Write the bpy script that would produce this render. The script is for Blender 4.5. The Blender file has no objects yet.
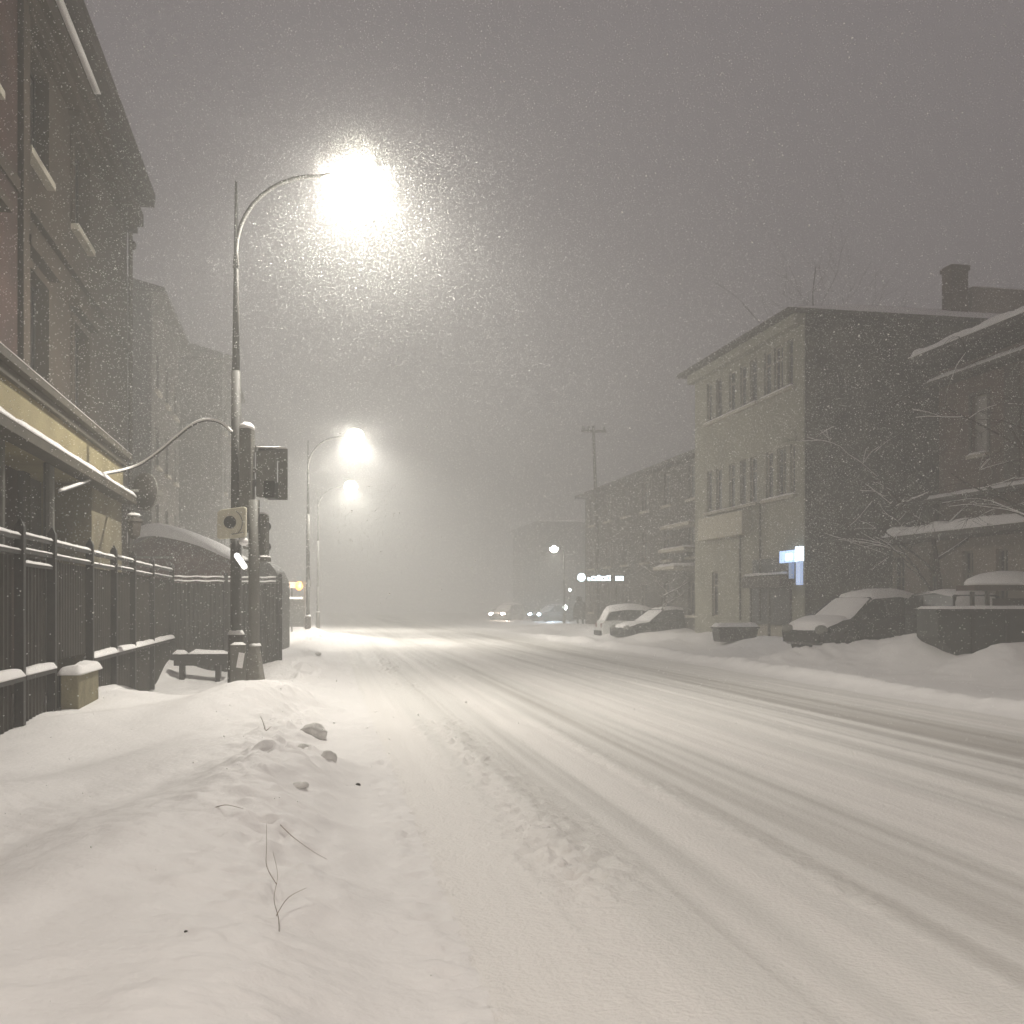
import bpy, bmesh, math, random
import numpy as np
from mathutils import Vector, Matrix
random.seed(7)
SC = bpy.context.scene
COL = SC.collection
PI = math.pi

# ------------------------------------------------------------------ camera
F = 1050.0; CX = 512.0; HY = 603.0; EYE = 1.6
cam_d = bpy.data.cameras.new('camera'); cam = bpy.data.objects.new('camera', cam_d); COL.objects.link(cam)
cam.location = (0, 0, EYE); cam.rotation_euler = (math.radians(90), 0, 0)
cam_d.sensor_width = 36; cam_d.lens = 36 * F / 1024
cam_d.shift_y = (HY - 512) / 1024
cam_d.clip_start = 0.05; cam_d.clip_end = 2000
SC.camera = cam
# ------------------------------------------------------------------ world: night sky glow over the town
w = bpy.data.worlds.new('World'); SC.world = w; w.use_nodes = True
nt = w.node_tree; nt.nodes.clear()
wo = nt.nodes.new('ShaderNodeOutputWorld'); bg = nt.nodes.new('ShaderNodeBackground')
tc = nt.nodes.new('ShaderNodeTexCoord'); nz = nt.nodes.new('ShaderNodeTexNoise'); nz.inputs['Scale'].default_value = 1.6
cr = nt.nodes.new('ShaderNodeValToRGB')
cr.color_ramp.elements[0].position = .3; cr.color_ramp.elements[0].color = (.180, .160, .168, 1)
cr.color_ramp.elements[1].position = .7; cr.color_ramp.elements[1].color = (.205, .182, .190, 1)
nt.links.new(tc.outputs['Generated'], nz.inputs['Vector']); nt.links.new(nz.outputs['Fac'], cr.inputs['Fac'])
nt.links.new(cr.outputs['Color'], bg.inputs['Color']); nt.links.new(bg.outputs[0], wo.inputs['Surface'])
bg.inputs['Strength'].default_value = 1.0
SC.view_settings.view_transform = 'Standard'; SC.view_settings.look = 'None'
SC.view_settings.exposure = 0.0; SC.view_settings.gamma = 1.0
HAZE = 0.0150
LAMP_W = 3500.0
LAMP_COL = (1.0, .955, .86)
cy = SC.cycles
cy.max_bounces = 4; cy.diffuse_bounces = 2; cy.glossy_bounces = 2; cy.transmission_bounces = 2; cy.volume_bounces = 1
cy.use_denoising = True
cy.caustics_reflective = False; cy.caustics_refractive = False

# ------------------------------------------------------------------ helpers
TH = math.atan(.197); CT, ST = math.cos(TH), math.sin(TH)     # the street runs a little left of straight ahead
def at(px, py, Y): return Vector(((px - CX) / F * Y, Y, EYE + (HY - py) / F * Y))
def zof(py, Y): return EYE + (HY - py) / F * Y
def b_of(O, a, px):
    k = (px - CX) / F
    return (k * (O[1] + a * ST) - O[0] - a * CT) / (-ST - k * CT)
def wxy(O, a, b): return (O[0] + a * CT - b * ST, O[1] + a * ST + b * CT)

RS = np.random.RandomState(3); TAB = RS.rand(8, 256, 256)
def vn(x, y, s=0):
    x = np.asarray(x, float); y = np.asarray(y, float)
    xi = np.floor(x).astype(int); yi = np.floor(y).astype(int); fx = x - xi; fy = y - yi
    fx = fx**3*(fx*(6*fx-15)+10); fy = fy**3*(fy*(6*fy-15)+10); T = TAB[s % 8]
    a = T[xi % 256, yi % 256]; b = T[(xi+1) % 256, yi % 256]; c = T[xi % 256, (yi+1) % 256]; d = T[(xi+1) % 256, (yi+1) % 256]
    return (a*(1-fx)+b*fx)*(1-fy) + (c*(1-fx)+d*fx)*fy
def sst(e0, e1, v):
    t = np.clip((v - e0) / (e1 - e0), 0, 1); return t*t*(3-2*t)

MOUNDS = [  # x, y, radius x, radius y, height
 (-3.35, 14.6, .75, 1.5, .22), (-2.55, 12.2, .5, .8, .10), (-2.2, 9.0, .7, 1.2, .08), (-3.0, 6.2, 1.3, 1.5, .14), (-1.7, 3.6, .9, .8, .05),
 (-5.6, 15.3, .6, 1.1, .12), (-4.6, 24, 1.0, 3.0, .22), (-7.2, 42, 1.4, 5, .35), (-4.9, 31, .9, 3, .15),
 (9.2, 24.0, 1.7, 1.0, .36), (7.3, 25.9, 1.3, .9, .34), (8.9, 25.4, 1.1, .7, .08), (7.6, 25.5, 1.6, .9, .18), (11.6, 22.4, 1.6, .9, .1), (7.0, 31.5, 1.6, 1.4, .22), (5.6, 37, 1.6, 2, .2), (4.2, 41.5, 2.2, 1.5, .12),
 (13.2, 21.5, 1.6, .8, .12), (10.7, 21.2, 2.4, .7, .36), (3.2, 60, 2.5, 6, .2)]
def gh(x, y):
    x = np.asarray(x, float); y = np.asarray(y, float)
    u = x + .18*y
    uw = u + .25*(vn(y*.06, u*0+2.3, 1)-.5) + .05*(vn(y*.4, u*.3, 2)-.5)
    rut = .045*(vn(uw*1.7, y*.015, 0)-.5) + .03*(vn(uw*4.3, y*.03, 1)-.5) + .017*(vn(uw*9.5, y*.06, 2)-.5) + .009*(vn(uw*21, y*.35, 3)-.5)
    rut = rut*(.45 + .55*sst(3.2, 5.5, u))
    # churned crumbs between the wheel tracks
    band = 1.3*np.exp(-((u-1.55)/.30)**2) + .8*np.exp(-((u-.55)/.16)**2) + .5*np.exp(-((u-2.9)/.15)**2) + .35*np.exp(-((u-5.6)/.25)**2)
    crumb = (vn(x*14, y*9, 4)-.5)*(vn(x*3, y*2, 5)) + .5*(vn(x*31, y*23, 6)-.5)
    road = rut + band*.075*crumb*np.clip(vn(x*1.1, y*.45, 7)*1.6-.3, 0, 1) + .004*(vn(x*40, y*30, 2)-.5)
    road = road + .03*np.exp(-((u-1.6)/.3)**2)
    s = sst(.42 + .26*(vn(y*1.3, u*0, 3)-.5) + .22*(vn(y*3.7, u*0+1, 2)-.5) + .25*(vn(y*.4, u*0+4, 6)-.5), -.75, u)
    bank = .27 + .34*(vn(x*.50+3, y*.22, 1)-.5) + .10*(vn(x*.9+y*.25, y*.5, 2)-.5) + .035*(vn(x*1.5+y*.3, y*.9, 5)-.5) \
         + .018*sst(-2.2, -.2, u)*(vn(x*6, y*5, 3)-.5) + .012*sst(-1.6, .1, u)*(vn(x*15, y*12, 4)-.5)
    wd_ = x - .16*y
    bank = bank + .36*(vn(wd_*1.0+5, y*.15, 3)-.5) + .11*(vn(wd_*2.3, y*.25+2, 6)-.5)
    edge = sst(3.6, 7.5, y)*np.exp(-((u+.25)/.5)**2)*np.clip(vn(x*.9+2, y*.5, 4)*2-.4, 0, 1)
    bank = bank + edge*(.22*np.clip(vn(x*6.3, y*4.6, 5)-.55, 0, 1) + .16*np.clip(vn(x*11+3, y*8.5, 1)-.5, 0, 1) + .05*(vn(x*24, y*19, 3)-.5)) + .12*np.exp(-((u+.15)/.45)**2)*(vn(x*7, y*5, 2)-.5)*sst(4, 8, y+2*vn(y*.8, x*.8, 3)) + .05*np.exp(-((u-.0)/.5)**2)*(vn(x*17, y*13, 6)-.5)
    bank = bank - .07 - .10*np.exp(-((u+2.1)/.5)**2)
    # right kerb ridge and verge
    r = .17*np.exp(-((u-10.05)/.30)**2)*(.7+.7*vn(y*.5, u*1.5, 2)) + .05*np.exp(-((u-10.1)/.5)**2)*(vn(x*5, y*4, 3))
    rt = sst(12.0, 13.6, u + .5*(vn(y*.3, u*.1, 4)-.5)) * (1-.85*sst(48, 66, y))
    r = r*(1-sst(42, 58, y))
    verge = .05 + .03*(vn(x*1.2, y*1.0, 5)-.5) + rt*(.42 + .22*(vn(x*.55, y*.5, 6)-.5) + .06*(vn(x*2.5, y*2.3, 7)-.5)) + .03*np.exp(-((u-12.3)/.5)**2)*(vn(x*9, y*8, 1))
    rr = sst(9.6, 10.7, u)
    z = (1-s)*(1-rr)*road + s*bank + rr*verge + r
    for mx, my, sx, sy, hh in MOUNDS:
        g = np.exp(-((x-mx)/sx)**2 - ((y-my)/sy)**2)
        z = z + hh*g*(.85+.3*vn(x*2.3, y*2.1, 6)) + .05*hh*g*(vn(x*12, y*11, 2)-.5)*4
    return z
def g1(x, y): return float(gh(x, y))

MATS = {}
def mat(name, color, rough=.7, metal=0, noise=0, nscale=8, bump=0, bscale=30, emit=None, estr=0, spec=.3, stretch=None, col2=None, sss=0):
    if name in MATS: return MATS[name]
    m = bpy.data.materials.new(name); m.use_nodes = True; MATS[name] = m
    t = m.node_tree; b = t.nodes['Principled BSDF']
    b.inputs['Base Color'].default_value = (*color, 1); b.inputs['Roughness'].default_value = rough
    b.inputs['Metallic'].default_value = metal; b.inputs['Specular IOR Level'].default_value = spec
    c = t.nodes.new('ShaderNodeTexCoord'); mp = t.nodes.new('ShaderNodeMapping'); t.links.new(c.outputs['Object'], mp.inputs['Vector'])
    if stretch: mp.inputs['Scale'].default_value = stretch
    if noise or col2:
        n = t.nodes.new('ShaderNodeTexNoise'); n.inputs['Scale'].default_value = nscale; n.inputs['Detail'].default_value = 5
        t.links.new(mp.outputs[0], n.inputs['Vector'])
        r = t.nodes.new('ShaderNodeValToRGB'); r.color_ramp.elements[0].position = .32; r.color_ramp.elements[1].position = .68
        lo = tuple(max(0, q*(1-noise)) for q in color); hi = col2 or tuple(min(1, q*(1+noise)) for q in color)
        r.color_ramp.elements[0].color = (*lo, 1); r.color_ramp.elements[1].color = (*hi, 1)
        t.links.new(n.outputs['Fac'], r.inputs['Fac']); t.links.new(r.outputs['Color'], b.inputs['Base Color'])
    if bump:
        n2 = t.nodes.new('ShaderNodeTexNoise'); n2.inputs['Scale'].default_value = bscale; n2.inputs['Detail'].default_value = 6
        t.links.new(mp.outputs[0], n2.inputs['Vector'])
        bp = t.nodes.new('ShaderNodeBump'); bp.inputs['Strength'].default_value = bump; bp.inputs['Distance'].default_value = .02
        t.links.new(n2.outputs['Fac'], bp.inputs['Height']); t.links.new(bp.outputs[0], b.inputs['Normal'])
    if emit:
        b.inputs['Emission Color'].default_value = (*emit, 1); b.inputs['Emission Strength'].default_value = estr
    return m

SNOW = mat('snow', (.80, .775, .76), .65, noise=.03, nscale=3, bump=.35, bscale=22, spec=.25)
def road_mat():
    m = mat('packed_snow', (.76, .75, .735), .6, bump=.6, bscale=38, spec=.25)
    t = m.node_tree; b = t.nodes['Principled BSDF']
    c = t.nodes.new('ShaderNodeTexCoord'); s = t.nodes.new('ShaderNodeSeparateXYZ'); t.links.new(c.outputs['Object'], s.inputs[0])
    mu = t.nodes.new('ShaderNodeMath'); mu.operation = 'MULTIPLY_ADD'; mu.inputs[1].default_value = .18
    t.links.new(s.outputs['Y'], mu.inputs[0]); t.links.new(s.outputs['X'], mu.inputs[2])
    def layer(ku, ky, seed):
        a = t.nodes.new('ShaderNodeMath'); a.operation = 'MULTIPLY'; a.inputs[1].default_value = ku; t.links.new(mu.outputs[0], a.inputs[0])
        d = t.nodes.new('ShaderNodeMath'); d.operation = 'MULTIPLY'; d.inputs[1].default_value = ky; t.links.new(s.outputs['Y'], d.inputs[0])
        cb = t.nodes.new('ShaderNodeCombineXYZ'); cb.inputs[2].default_value = seed
        t.links.new(a.outputs[0], cb.inputs[0]); t.links.new(d.outputs[0], cb.inputs[1])
        n = t.nodes.new('ShaderNodeTexNoise'); n.inputs['Scale'].default_value = 1; n.inputs['Detail'].default_value = 4; t.links.new(cb.outputs[0], n.inputs['Vector'])
        return n
    n1 = layer(.75, .02, 1.3); n2 = layer(4.0, .05, 5.1)
    mx = t.nodes.new('ShaderNodeMath'); mx.operation = 'MULTIPLY_ADD'; mx.inputs[1].default_value = .45
    t.links.new(n2.outputs['Fac'], mx.inputs[0])
    sc = t.nodes.new('ShaderNodeMath'); sc.operation = 'MULTIPLY'; sc.inputs[1].default_value = .55
    t.links.new(n1.outputs['Fac'], sc.inputs[0]); t.links.new(sc.outputs[0], mx.inputs[2])
    cv = t.nodes.new('ShaderNodeFloatCurve'); sc2 = t.nodes.new('ShaderNodeMath'); sc2.operation = 'DIVIDE'; sc2.inputs[1].default_value = 10.0; sc2.use_clamp = True
    t.links.new(mu.outputs[0], sc2.inputs[0]); t.links.new(sc2.outputs[0], cv.inputs['Value'])
    c_ = cv.mapping.curves[0]; c_.points[0].location = (0, .62); c_.points[1].location = (1, .56)
    for px_, py_ in ((.16, .60), (.26, .57), (.31, .50), (.38, .53), (.47, .55), (.57, .46), (.68, .44), (.78, .47), (.88, .55)): c_.points.new(px_, py_)
    cv.mapping.update()
    ad = t.nodes.new('ShaderNodeMath'); ad.operation = 'ADD'; t.links.new(mx.outputs[0], ad.inputs[0]); t.links.new(cv.outputs[0], ad.inputs[1]); mx0 = mx
    sb = t.nodes.new('ShaderNodeMath'); sb.operation = 'SUBTRACT'; sb.inputs[1].default_value = .5; t.links.new(ad.outputs[0], sb.inputs[0]); mx = sb
    r = t.nodes.new('ShaderNodeValToRGB')
    r.color_ramp.elements[0].position = .38; r.color_ramp.elements[0].color = (.50, .475, .445, 1)
    r.color_ramp.elements[1].position = .60; r.color_ramp.elements[1].color = (.80, .77, .74, 1)
    e = r.color_ramp.elements.new(.50); e.color = (.73, .71, .68, 1)
    t.links.new(mx.outputs[0], r.inputs['Fac']); t.links.new(r.outputs['Color'], b.inputs['Base Color'])
    return m
ROADM = road_mat()
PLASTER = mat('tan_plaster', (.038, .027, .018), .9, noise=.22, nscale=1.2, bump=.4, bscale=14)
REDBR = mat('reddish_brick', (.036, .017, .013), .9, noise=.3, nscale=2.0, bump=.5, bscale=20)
YELLOW = mat('yellow_render', (.25, .21, .115), .85, noise=.15, nscale=1.5, bump=.3, bscale=18)
CREAM = mat('pale_render', (.25, .24, .19), .9, noise=.13, nscale=.8, bump=.3, bscale=12)
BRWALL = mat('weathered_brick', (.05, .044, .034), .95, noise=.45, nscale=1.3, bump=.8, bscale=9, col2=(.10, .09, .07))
DARKW = mat('grey_brown_wall', (.075, .066, .058), .95, noise=.25, nscale=1.0, bump=.4, bscale=10)
HOUSEW = mat('brown_house_wall', (.11, .075, .06), .95, noise=.3, nscale=1.1, bump=.5, bscale=12)
PALEW = mat('pale_lower_wall', (.24, .20, .165), .9, noise=.2, nscale=1.4, bump=.3, bscale=12)
TRIM = mat('pale_trim', (.36, .33, .27), .8, noise=.1, nscale=4)
LTRIM = mat('weathered_ledge', (.07,.06,.045), .8, noise=.2, nscale=4)
DTRIM = mat('dark_trim', (.07, .06, .05), .7, noise=.2, nscale=5)
GLASS = mat('dark_window_glass', (.010, .010, .011), .32, spec=.35)
FRAME = mat('window_frame_paint', (.20, .18, .15), .6)
IRON = mat('black_iron', (.025, .022, .02), .5, metal=.3, noise=.3, nscale=20)
SHEET = mat('corrugated_sheet', (.034, .029, .023), .6, metal=.2, noise=.35, nscale=3)
STEEL = mat('galvanised_steel', (.075, .072, .066), .65, metal=.0, noise=.15, nscale=10)
GREYP = mat('grey_paint', (.13, .125, .11), .6, noise=.2, nscale=6)
PALEG = mat('pale_grey_paint', (.14, .135, .12), .6, noise=.15, nscale=6)
CONC = mat('concrete', (.22, .21, .185), .9, noise=.2, nscale=8, bump=.4)
SIGNW = mat('dirty_white_panel', (.60, .56, .44), .5, noise=.12, nscale=5)
BLACK = mat('black_rubber', (.012, .012, .012), .8)
CARD = mat('dark_car_paint', (.022, .022, .024), .25, metal=.3, spec=.5)
CARG = mat('grey_car_paint', (.07, .07, .07), .3, metal=.4, spec=.5)
CARW = mat('white_car_paint', (.55, .55, .53), .3, spec=.5)
BARK = mat('bark', (.05, .038, .03), .95, noise=.4, nscale=12, bump=.6, bscale=25)
TWIG = mat('dry_stem', (.24, .19, .15), .9)
COAT = mat('dark_coat', (.02, .02, .022), .9, noise=.3, nscale=9)
SKIN = mat('skin', (.45, .28, .2), .6)
DIRTS = mat('dirty_snow', (.66, .64, .61), .8, noise=.18, nscale=9, bump=.4, bscale=30, col2=(.72, .7, .67))
GRIT = mat('dark_grit', (.03, .025, .02), .9)
ROOFM = mat('roof_sheet', (.06, .05, .045), .7, noise=.2, nscale=4)
E_LAMP = mat('lamp_lens', (.9, .9, .85), .4, emit=(1, .95, .82), estr=40)
E_BLUE = mat('lit_blue_sign', (.5, .6, .8), .4, emit=(.42, .62, 1.0), estr=1.7)
E_BLUEW = mat('lit_white_sign', (.8, .85, .9), .4, emit=(.68, .85, 1.0), estr=4)
E_NEON = mat('shop_neon', (.8, .9, 1), .4, emit=(.72, .93, 1.0), estr=7)
E_HEAD = mat('headlight', (.9, .95, 1), .3, emit=(.6, .82, 1.0), estr=90)
E_WARM = mat('warm_headlight', (1, .9, .8), .3, emit=(1.0, .80, .66), estr=120)
E_ORANGE = mat('orange_lamp', (1, .6, .2), .4, emit=(1.0, .36, .06), estr=4)
E_STRIP = mat('white_strip_lamp', (.9, .9, .9), .4, emit=(1, .96, .88), estr=1.6)
E_TUBE = mat('bright_tube', (.9, .9, .9), .4, emit=(1, .98, .95), estr=2.2)

def luminous_glass(name, col, st):
    m = bpy.data.materials.new(name); m.use_nodes = True; t = m.node_tree; t.nodes.clear()
    o = t.nodes.new('ShaderNodeOutputMaterial'); a = t.nodes.new('ShaderNodeAddShader'); e = t.nodes.new('ShaderNodeEmission'); p = t.nodes.new('ShaderNodeBsdfTransparent')
    e.inputs[0].default_value = (*col, 1); e.inputs[1].default_value = st; p.inputs[0].default_value = (.97, .97, .97, 1)
    t.links.new(e.outputs[0], a.inputs[0]); t.links.new(p.outputs[0], a.inputs[1]); t.links.new(a.outputs[0], o.inputs[0]); return m
E_LAMP = luminous_glass('lamp_glare_lens', (1, .95, .82), 18)

class MB:
    def __init__(s): s.v = []; s.f = []
    def add(s, vs, fs):
        o = len(s.v); s.v += [tuple(p) for p in vs]; s.f += [tuple(i+o for i in f) for f in fs]; return s
    def box(s, x0, x1, y0, y1, z0, z1, M=None):
        vs = [Vector(p) for p in ((x0,y0,z0),(x1,y0,z0),(x1,y1,z0),(x0,y1,z0),(x0,y0,z1),(x1,y0,z1),(x1,y1,z1),(x0,y1,z1))]
        if M is not None: vs = [M @ p for p in vs]
        return s.add(vs, [(0,3,2,1),(4,5,6,7),(0,1,5,4),(1,2,6,5),(2,3,7,6),(3,0,4,7)])
    def quad(s, a, b, c, d): return s.add([a,b,c,d], [(0,1,2,3)])
    def tube(s, pts, r, n=8, cap=True):
        pts = [Vector(p) for p in pts]; rs = r if isinstance(r, (list, tuple)) else [r]*len(pts)
        vs = []; up0 = None
        for i, p in enumerate(pts):
            d = (pts[min(i+1, len(pts)-1)] - pts[max(i-1, 0)]); d.normalize()
            if up0 is None:
                up0 = Vector((0,0,1)) if abs(d.z) < .9 else Vector((0,1,0))
            x = d.cross(up0); x.normalize(); y = x.cross(d); y.normalize(); up0 = y
            for k in range(n):
                a = 2*PI*k/n; vs.append(p + (x*math.cos(a) + y*math.sin(a))*rs[i])
        fs = []
        for i in range(len(pts)-1):
            for k in range(n):
                fs.append((i*n+k, i*n+(k+1) % n, (i+1)*n+(k+1) % n, (i+1)*n+k))
        if cap: fs.append(tuple(range(n))[::-1]); fs.append(tuple((len(pts)-1)*n+k for k in range(n)))
        return s.add(vs, fs)
    def lathe(s, prof, c=(0,0,0), n=16, sx=1, sy=1):
        vs = []; 
        for r, z in prof:
            for k in range(n):
                a = 2*PI*k/n; vs.append((c[0]+r*sx*math.cos(a), c[1]+r*sy*math.sin(a), c[2]+z))
        fs = [(i*n+k, i*n+(k+1) % n, (i+1)*n+(k+1) % n, (i+1)*n+k) for i in range(len(prof)-1) for k in range(n)]
        fs.append(tuple(range(n))[::-1]); fs.append(tuple((len(prof)-1)*n+k for k in range(n)))
        return s.add(vs, fs)
    def blob(s, c, rx, ry, rz, n=12, m=7, rough=.12, flat=None, seed=0):
        rnd = random.Random(seed); vs = []; 
        for i in range(1, m):
            ph = PI*i/m
            for k in range(n):
                a = 2*PI*k/n; q = 1+rnd.uniform(-rough, rough)
                z = math.cos(ph)*rz*q
                if flat is not None: z = max(z, flat*rz)
                vs.append((c[0]+rx*q*math.sin(ph)*math.cos(a), c[1]+ry*q*math.sin(ph)*math.sin(a), c[2]+z))
        vs.append((c[0], c[1], c[2]+rz)); vs.append((c[0], c[1], c[2]+(-rz if flat is None else flat*rz)))
        T = len(vs)-2; B = T+1; fs = [(i*n+k, (i+1)*n+k, (i+1)*n+(k+1) % n, i*n+(k+1) % n) for i in range(m-2) for k in range(n)]
        fs += [(T, k, (k+1) % n) for k in range(n)] + [(B, (m-2)*n+(k+1) % n, (m-2)*n+k) for k in range(n)]
        return s.add(vs, fs)
    def cap(s, x0, x1, y0, y1, z, h, seed=0, nx=None, ny=None):
        """a soft layer of snow lying on a flat top"""
        nx = nx or max(4, int((x1-x0)/.12)); ny = ny or max(4, int((y1-y0)/.12)); nx = min(nx, 60); ny = min(ny, 90)
        vs = []; 
        for j in range(ny+1):
            for i in range(nx+1):
                fx = i/nx; fy = j/ny; x = x0+(x1-x0)*fx; y = y0+(y1-y0)*fy
                ex = min(min(fx, 1-fx)*(x1-x0), min(fy, 1-fy)*(y1-y0)); e = min(1, ex/max(.02, h*.8)); e = math.sqrt(max(0, 1-(1-e)**2))
                q = .8+.4*float(vn(x*1.9+seed*3.1, y*1.9+seed, 1))+.16*(float(vn(x*7+seed, y*7, 2))-.5)
                vs.append((x, y, z+h*(.12+.88*e)*q))
        fs = [(j*(nx+1)+i, j*(nx+1)+i+1, (j+1)*(nx+1)+i+1, (j+1)*(nx+1)+i) for j in range(ny) for i in range(nx)]
        s.add(vs, fs)
        return s.box(x0+.002, x1-.002, y0+.002, y1-.002, z, z+h*.11)
    def build(s, name, m, parent=None, smooth=False):
        me = bpy.data.meshes.new(name); me.from_pydata(s.v, [], s.f); me.update()
        bm = bmesh.new(); bm.from_mesh(me); bmesh.ops.recalc_face_normals(bm, faces=bm.faces); bm.to_mesh(me); bm.free()
        if smooth: me.polygons.foreach_set('use_smooth', [True]*len(me.polygons))
        me.materials.append(m); o = bpy.data.objects.new(name, me); COL.objects.link(o)
        if parent is not None: o.parent = parent
        return o
def bev(o, wd=.02, seg=2):
    md = o.modifiers.new('bevel', 'BEVEL'); md.width = wd; md.segments = seg; md.limit_method = 'ANGLE'; return o
def empty(name, loc, rz=0, label=None, cat=None, group=None):
    o = bpy.data.objects.new(name, None); COL.objects.link(o); o.location = loc; o.rotation_euler = (0, 0, rz)
    return tag(o, label, cat, group)
def tag(o, label=None, cat=None, group=None, kind=None):
    if label: o['label'] = label
    if cat: o['category'] = cat
    if group: o['group'] = group
    if kind: o['kind'] = kind
    return o
CH = {}
def copy_tree(o, parent=None):
    kids = [c for c in bpy.data.objects if c.parent == o]
    c = o.copy(); COL.objects.link(c)
    if parent is not None: c.parent = parent
    for k in kids: copy_tree(k, c)
    return c

# ------------------------------------------------------------------ ground: pavement bank, road, verge
def strip(name, us, ys, m):
    U, Yg = np.meshgrid(us, ys); X = U - .18*Yg; Z = gh(X, Yg)
    V = np.stack([X, Yg, Z], -1).reshape(-1, 3); nu = len(us); ny = len(ys)
    i = np.arange(nu-1); j = np.arange(ny-1); I, J = np.meshgrid(i, j); a = J*nu+I
    Fc = np.stack([a, a+1, a+nu+1, a+nu], -1).reshape(-1, 4)
    me = bpy.data.meshes.new(name); me.vertices.add(len(V)); me.vertices.foreach_set('co', V.ravel())
    me.loops.add(Fc.size); me.loops.foreach_set('vertex_index', Fc.ravel().astype(np.int32))
    me.polygons.add(len(Fc)); me.polygons.foreach_set('loop_start', np.arange(0, Fc.size, 4, dtype=np.int32))
    me.update(calc_edges=True); me.validate()
    me.polygons.foreach_set('use_smooth', np.ones(len(Fc), bool))
    me.materials.append(m); o = bpy.data.objects.new(name, me); COL.objects.link(o); o['kind'] = 'structure'; return o
ys = [-24, -16, -10, -6, -3, -1.5, 0, 1.0, 1.8, 2.4]
y = 2.4
while y < 165: y += max(.022, .0042*y if y < 30 else .006*y); ys.append(y)
ys = np.array(ys)
strip('pavement', np.concatenate([np.linspace(-110, -12, 14), np.linspace(-11, -4.2, 22), np.arange(-4, .70, .04)]), ys, SNOW)
strip('road', np.arange(.66, 9.5, .032), ys, ROADM)
strip('verge', np.concatenate([np.arange(9.476, 14, .07), np.arange(14, 20, .22), np.linspace(20.2, 120, 18)]), ys, SNOW)

# ------------------------------------------------------------------ buildings
def wall_mesh(mb, s, b0, b1, z0, z1, ops, a=0., deep=.26):
    """street face of a wall at local x=a with openings (b0,b1,z0,z1); s=+1 street lies at +x"""
    bs = sorted({b0, b1, *[o[0] for o in ops], *[o[1] for o in ops]}); zs = sorted({z0, z1, *[o[2] for o in ops], *[o[3] for o in ops]})
    for i in range(len(bs)-1):
        for j in range(len(zs)-1):
            bm_, zm = (bs[i]+bs[i+1])/2, (zs[j]+zs[j+1])/2
            if any(o[0] < bm_ < o[1] and o[2] < zm < o[3] for o in ops): continue
            mb.quad((a, bs[i], zs[j]), (a, bs[i+1], zs[j]), (a, bs[i+1], zs[j+1]), (a, bs[i], zs[j+1]))
    d = a - s*deep
    for o in ops:
        p = [(o[0], o[2]), (o[1], o[2]), (o[1], o[3]), (o[0], o[3])]
        for k in range(4):
            q, r = p[k], p[(k+1) % 4]; mb.quad((a, *q), (a, *r), (d, *r), (d, *q))
        mb.quad((d-s*.02, o[0], o[2]), (d-s*.02, o[1], o[2]), (d-s*.02, o[1], o[3]), (d-s*.02, o[0], o[3]))
def window(root, s, b0, b1, z0, z1, a=0., deep=.14, fm=None, cross=True, sill=True, snow=True, cols=2, seed=0, glass=None):
    fm = fm or FRAME; x = a - s*deep; t = .055; f = MB()
    xa, xb = sorted((x, x+s*.05))
    e = .003
    f.box(xa, xb, b0+e, b0+t, z0+e, z1-e); f.box(xa, xb, b1-t, b1-e, z0+e, z1-e)
    f.box(xa, xb, b0+t, b1-t, z0+e, z0+t); f.box(xa, xb, b0+t, b1-t, z1-t, z1-e)
    for c in range(1, cols):
        bb = b0+(b1-b0)*c/cols; f.box(xa+.004, xb-.004, bb-.025, bb+.025, z0+t, z1-t)
    if cross: f.box(xa+.006, xb-.006, b0+t, b1-t, z0+(z1-z0)*.68, z0+(z1-z0)*.68+.05)
    fo = f.build('window', fm, root)
    g = MB(); xg = x+s*.02; g.box(min(xg, xg-s*.01), max(xg, xg-s*.01), b0+t*.9, b1-t*.9, z0+t*.9, z1-t*.9); g.build('pane', glass or GLASS, fo)
    if sill:
        q = MB(); x0, x1 = sorted((a-s*.05, a+s*.13)); q.box(x0, x1, b0-.1, b1+.1, z0-.10, z0-.003); q.build('sill', TRIM, fo)
        if snow:
            c = MB(); c.cap(x0+(.05 if s > 0 else .0), x1-(.05 if s < 0 else 0), b0-.09, b1+.09, z0-.002, .055, seed); c.build('snow_cap', SNOW, fo, True)
    return fo
def frame_of(root, s, b0, b1, z0, z1, m, wd=.14, pr=.05, a=0.):
    q = MB(); x0, x1 = sorted((a+s*.002, a+s*pr))
    q.box(x0, x1, b0-wd, b0, z0, z1+wd); q.box(x0, x1, b1, b1+wd, z0, z1+wd); q.box(x0, x1, b0, b1, z1, z1+wd)
    return q.build('window_surround', m, root)

# --- left corner building
OL = (-4.1, 0.0); Z0 = .1
Ln = lambda px, a=0: b_of(OL, a, px)
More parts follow.
